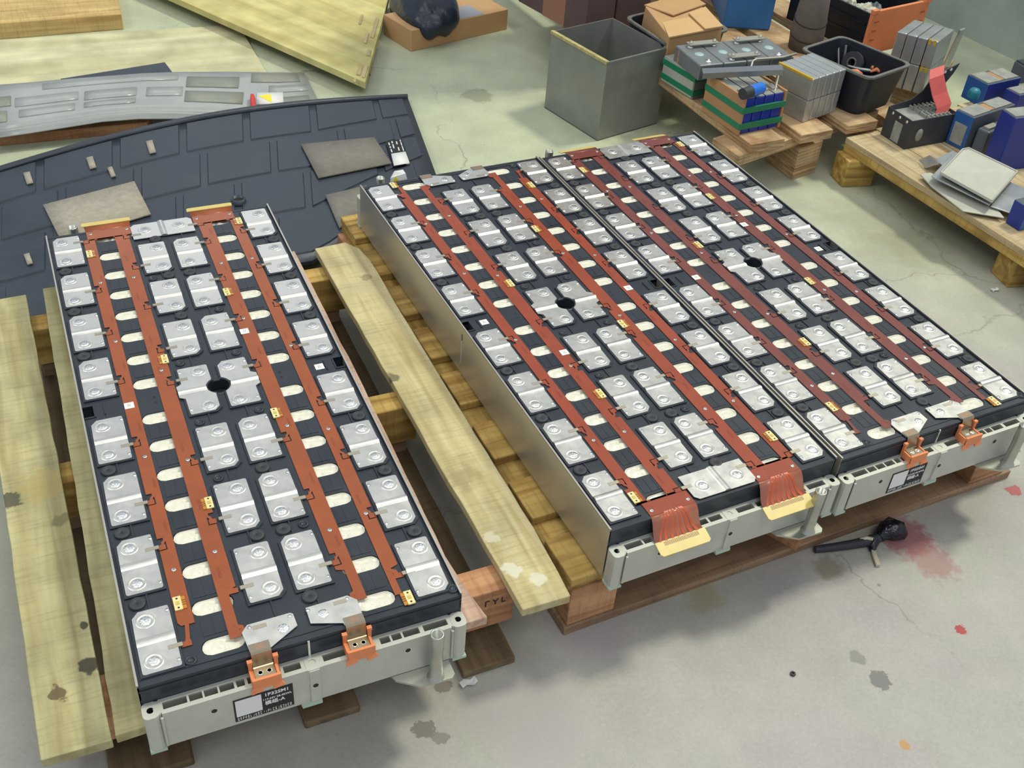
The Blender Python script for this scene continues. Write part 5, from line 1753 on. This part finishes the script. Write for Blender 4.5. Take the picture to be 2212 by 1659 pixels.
# silver cell stacks
M['silver'] = mat('bare_cell_can', (182, 186, 187), 0.28, metal=0.6, var=0.08, vscale=14, rvar=0.08)
M['tape_y'] = mat('yellow_tape', (200, 164, 44), 0.4)
def cell_stack(fl_top, fr_top, bl_top, ztop, zbase, n, layers, group, names, tape_first=True):
    A_, B_, D_ = G(*fl_top, ztop), G(*fr_top, ztop), G(*bl_top, ztop)
    ex, ey = B_ - A_, D_ - A_
    ang = math.atan2(ex.y, ex.x)
    R_ = Matrix.Rotation(ang, 3, 'Z')
    w_ = ex.length / n
    sk = R_.inverted() @ ey
    dl, shear = sk.y, sk.x
    hh = (ztop - zbase) / layers
    for j in range(layers):
        for k in range(n):
            p = A_ + R_ @ Vector((w_ * k, 0, 0))
            t = thing('silver_cell', names(k, j), 'battery cell', (p.x, p.y, zbase + hh * j), ang, group)
            x0, x1 = 0.0012, w_ - 0.0012
            lo = [(x0, 0, 0), (x1, 0, 0), (x1 + shear, dl, 0), (x0 + shear, dl, 0)]
            hi = [(x, y, hh - 0.001) for x, y, z in lo]
            MB().prism2(lo, hi).build('can', M['silver'], t, bevel=0.003)
            if (tape_first and k == 0) or (not tape_first and k == n - 1):
                f_ = 0 if tape_first else 1
                if tape_first and j == layers - 1:
                    MB().prism2([(x0 - 0.0008, 0.003, hh - 0.006), (x0 + 0.006, 0.003, hh - 0.006), (x0 + 0.006 + shear, dl, hh - 0.006), (x0 - 0.0008 + shear, dl, hh - 0.006)],
                                [(x0 - 0.0008, 0.003, hh), (x0 + 0.006, 0.003, hh), (x0 + 0.006 + shear, dl, hh), (x0 - 0.0008 + shear, dl, hh)]).build('tape', M['tape_y'], t)
                elif not tape_first:
                    for q in (0.2, 0.7):
                        MB().box(x0 + (x1 - x0) * q - 0.004, x0 + (x1 - x0) * q + 0.004, -0.001, 0.006, hh - 0.016, hh).build('tape', M['tape_y'], t)
ORD = ['leftmost', 'second', 'middle', 'fourth', 'rightmost']
cell_stack((1757, 171), (1830, 148), (1682, 134), 0.300, Z3, 5, 2, 'silver cells stacked beside the open tub',
           lambda k, j: '%s silver cell in the %s layer of the stack left of the open tub' % (ORD[k], ['lower', 'upper'][j]))
ORD4 = ['leftmost', 'second', 'third', 'yellow-taped']
zb = 0.137
fb = G(1958, 180, zb)
zt2 = VZ(fb, 66)
cell_stack((1938, 67), (2028, 90), (1975, 41), min(zt2, 0.36), zb, 4, 2, 'silver cells stacked behind the open tub',
           lambda k, j: '%s silver cell in the %s layer of the stack right of the open tub' % (ORD4[k], ['lower', 'upper'][j]), False)
for k in (0,):
    q = G(1975, 195, 0)
    pl = slab('cell_base_board', [G(1935, 175, zb), G(2010, 205, zb), G(2060, 130, zb), G(1990, 100, zb)], zb, zb, M['wood_ply'], None, 0.002)
    tag(pl, 'plywood base under the rear silver cell stack', 'board')
A_, B_ = G(2037, 152, 0.14), G(2076, 64, 0.32)
mb = MB()
ps = [A_ + Vector((-0.01, 0.0, 0)), A_ + Vector((0.03, 0.05, 0)), B_ + Vector((0.015, 0.02, 0)), B_ + Vector((-0.005, 0, 0))]
mb.prism2([p - A_ + Vector((0.004, -0.004, -0.002)) for p in ps], [p - A_ for p in ps])
tag(mb.build('steel_plate', M['silver'], None, A_), 'narrow pale steel plate leaning against the rear silver cells', 'plate')

# ------------------------------------------------------------------ things on the right pallet
M['case_black'] = mat('scuffed_black_case', (52, 56, 62), 0.5, var=0.25, vscale=14)
M['ash'] = mat('dusty_grey_inside', (146, 148, 142), 0.7, var=0.2, vscale=40)
t, lx, ly, h = pbox('terminal_case', 'scuffed black open case with a pink-red flap and tall back plate', 'case', (1952, 323), (1906, 290), (2046, 302), Z4, 0.088)
for nm, (x0, x1, y0, y1) in (('front_wall', (0, lx, 0, 0.003)), ('left_wall', (0, 0.003, 0.003, ly)), ('right_wall', (lx - 0.003, lx, 0.003, ly))):
    MB().box(x0, x1, y0, y1, 0, h).build(nm, M['case_black'], t)
MB().box(0.003, lx - 0.003, 0.003, ly, h - 0.03, h - 0.012).build('insert', M['ash'], t)
for i_ in range(6):
    MB().box(lx * 0.42 + i_ * lx * 0.09, lx * 0.42 + i_ * lx * 0.09 + 0.003, 0.006, ly - 0.004, h - 0.012, h - 0.002).build('grid_rib', M['ash'], t)
for i_ in range(3):
    MB().box(lx * 0.42, lx * 0.92, ly * (0.2 + 0.28 * i_), ly * (0.2 + 0.28 * i_) + 0.003, h - 0.012, h - 0.002).build('grid_rib', M['ash'], t)
bp_ = [(0, 0.0), (0, h), (lx * 0.45, h + 0.012), (lx * 0.66, h + 0.035), (lx * 0.78, h + 0.075), (lx * 1.30, h + 0.105), (lx * 1.22, h + 0.075), (lx * 1.0, h + 0.02), (lx, 0)]
mb = MB()
n_ = len(bp_)
vs = [(x, ly, z) for x, z in bp_] + [(x, ly + 0.003, z) for x, z in bp_]
mb.add(vs, [list(range(n_)), [n_ + i for i in range(n_)][::-1]] + [[i, n_ + i, n_ + (i + 1) % n_, (i + 1) % n_] for i in range(n_)])
bk = mb.build('back_plate', M['case_black'], t)
for x_, z_ in ((1.02, 0.085), (1.14, 0.090)):
    MB().lathe([(0.005, 0), (0, 0.0005)], 0, 0, 10).build('bolt_hole', M['white'], bk, (lx * x_, ly - 0.0006, h + z_)).rotation_euler = (math.pi / 2, 0, 0)
MB().box(-0.001, 0, ly * 0.30, ly * 0.62, 0.004, h * 0.72).build('grey_sticker', M['ash'], t)
for y_ in (0.2, 0.5, 0.8):
    MB().lathe([(0.005, 0), (0.004, 0.002), (0, 0.002)], 0, 0, 10).build('screw', M['weld'], t, (0, ly * y_, h * 0.88)).rotation_euler = (0, -math.pi / 2, 0)
mb = MB()
mb.lathe([(0.013, 0), (0.013, 0.0015), (0, 0.0015)], 0, 0, 16, sy=1.5)
mb.build('oval_plug', M['ash'], t, (lx * 0.24, 0, h * 0.45)).rotation_euler = (math.pi / 2, 0, 0)
M['pink'] = mat('pinkish_red_flap', (208, 96, 92), 0.5, var=0.05, vscale=20)
g_ = []
for x_, y_, z_ in ((0.55, 0.2, h - 0.015), (0.66, 0.35, h + 0.010), (0.60, 0.55, h + 0.040), (0.52, 0.75, h + 0.085), (0.64, 1.02, h + 0.100)):
    g_.append([(lx * x_, ly * y_ - 0.004, z_), (lx * (x_ + 0.36), ly * y_ - 0.004 + 0.01, z_ + 0.004)])
MB().sheet(g_, 0.004, smooth=False).build('flap', M['pink'], t)

M['blue_dark'] = mat('deep_blue_case', (30, 52, 138), 0.4, var=0.1, vscale=12)
M['blue_mid'] = mat('mid_blue_case', (36, 88, 156), 0.4, var=0.12, vscale=12)
M['slate'] = mat('slate_side', (84, 92, 102), 0.5, var=0.1, vscale=14)
def blue_box(label, f, l, r, h_, m_left, m_right, top=True, sticker=False, z=Z4):
    t, lx, ly, h = pbox('blue_battery', label, 'battery', f, l, r, z, h_, 'blue boxed batteries on the right pallet')
    mb = MB().box(0, lx, 0, ly, 0, h)
    mb.mi = [0, 2, 1, 0, 0, 0]
    mb.build('case', [m_left, m_right, M['slate']], t, bevel=0.003)
    if top:
        MB().box(0.004, lx * 0.42, 0.006, ly - 0.006, h, h + 0.003).build('terminal_pad', M['ash'], t)
        MB().box(lx * 0.55, lx * 0.95, 0.008, ly - 0.008, h, h + 0.003).build('terminal_pad', M['ash'], t)
        MB().box(lx * 0.43, lx * 0.54, 0.010, ly - 0.014, h, h + 0.002).build('top_strip', M['board'], t)
    if sticker:
        MB().box(-0.001, 0, ly * 0.18, ly * 0.84, 0.012, h * 0.70).build('grey_sticker', M['ash'], t)
    return t
blue_box('blue-ended battery box with grey sticker beside the scuffed black case', (2079, 327), (2040, 308), (2172, 298), 0.105, M['blue_mid'], M['slate'], sticker=True)
blue_box('large royal blue battery box at the right edge of the picture', (2150, 372), (2128, 350), (2290, 330), 0.165, M['blue_dark'], M['blue_dark'])
blue_box('small blue battery box behind the grey-stickered one, under a cyan cap', (2118, 232), (2080, 208), (2178, 210), 0.075, M['blue_mid'], M['blue_dark'])
blue_box('blue battery box at the right edge behind the large royal blue one', (2186, 252), (2158, 235), (2270, 228), 0.07, M['blue_dark'], M['blue_dark'])
blue_box('blue battery box cut by the right edge below the metal plates', (2200, 500), (2175, 480), (2300, 460), 0.07, M['blue_dark'], M['blue_mid'], top=False)
t, lx, ly, h = pbox('grey_cell', 'single slate grey cell in front of the grey-stickered blue box', 'battery cell', (2118, 338), (2094, 326), (2166, 318), Z4, 0.075)
MB().box(0, lx, 0, ly, 0, h).build('case', M['slate'], t, bevel=0.006)
MB().box(lx * 0.1, lx * 0.5, ly * 0.25, ly * 0.75, h, h + 0.006).build('terminal', M['zinc'], t)
t, lx, ly, h = pbox('black_box', 'dark box at the upper right edge behind the blue batteries', 'box', (2200, 182), (2184, 168), (2260, 165), Z4, 0.06)
MB().box(0, lx, 0, ly, 0, h).build('case', M['slate'], t, bevel=0.004)
MB().box(0.004, lx - 0.004, 0.004, ly - 0.004, h, h + 0.004).build('lid', M['case_black'], t)
cp = G(2103, 205, Z4 + 0.085)
t = thing('cyan_cap', 'teal round cap on the small rear blue battery', 'cap', (cp.x, cp.y, Z4 + 0.0785))
MB().lathe([(0.018, 0), (0.018, 0.018), (0.012, 0.026), (0, 0.028)], 0, 0, 16).build('cap', mat('teal_cap', (36, 122, 138), 0.4), t)

# pile of flat metal covers
M['plate_grey'] = mat('matt_grey_cover', (184, 184, 172), 0.5, metal=0.25, var=0.06, vscale=20)
def tilted(name, label, pxz, th, m, rimmed=False):
    ps = [G(x, y, z) for x, y, z in pxz]
    c = sum(ps, Vector()) / len(ps)
    t = thing(name, label, 'metal plate', c, 0, 'pile of metal covers')
    MB().prism2([p - c - Vector((0, 0, th)) for p in ps], [p - c for p in ps]).build('plate', m, t, bevel=0.0015)
    if rimmed:
        for i in range(len(ps)):
            a, b = ps[i] - c, ps[(i + 1) % len(ps)] - c
            MB().tube([a * 0.97 + Vector((0, 0, 0.001)), b * 0.97 + Vector((0, 0, 0.001))], 0.0025, 6).build('raised_edge', m, t)
    return t
tilted('metal_cover', 'topmost rounded pale grey metal cover of the pile', [(2030, 373, 0.180), (2078, 322, 0.196), (2092, 319, 0.196), (2200, 371, 0.188), (2144, 436, 0.174)], 0.005, M['plate_grey'], True)
tilted('metal_cover', 'second metal cover peeking out left under the topmost one', [(2012, 380, 0.165), (2060, 330, 0.172), (2190, 380, 0.166), (2138, 442, 0.160)], 0.004, M['silver'])
tilted('metal_cover', 'shiny metal cover sticking out right of the pile', [(2140, 445, 0.152), (2166, 385, 0.160), (2222, 410, 0.158), (2190, 462, 0.150)], 0.004, M['silver'])
tilted('metal_cover', 'lowest bent metal cover of the pile', [(1988, 376, 0.142), (2010, 372, 0.146), (2150, 445, 0.146), (2170, 470, 0.142), (2080, 455, 0.140), (2012, 402, 0.140)], 0.004, M['plate_grey'])
c = G(2015, 350, 0.15)
g_ = [[G(1985, 345, 0.135) - c, G(2000, 362, 0.135) - c], [G(2008, 335, 0.165) - c, G(2028, 352, 0.165) - c], [G(2022, 342, 0.150) - c, G(2040, 360, 0.150) - c], [G(2060, 325, 0.160) - c, G(2070, 345, 0.158) - c]]
tag(MB().sheet(g_, 0.002, smooth=False).build('bent_foil', M['silver'], None, c), 'bent strip of shiny foil left of the cover pile', 'foil')

# folded warning label at the far corner of the middle module
c = FB(-0.048, 0.052)
z_ = 0.262 - 0.038
t = thing('warning_card', 'folded white card with yellow warning triangle at the middle module far corner', 'label', (c.x, c.y, z_), 0.507)
MB().sheet([[(0, 0, 0), (0.050, 0, 0)], [(0.003, 0.006, 0.034), (0.042, 0.008, 0.038)], [(0.016, 0.014, 0.046), (0.038, 0.016, 0.045)]], 0.001, smooth=False).build('card', M['white'], t)
mb = MB()
mb.add([(0.006, 0.0030, 0.020), (0.026, 0.0030, 0.020), (0.016, 0.0058, 0.036)], [[0, 1, 2]])
mb.build('triangle', M['yellow'], t, fix=False)
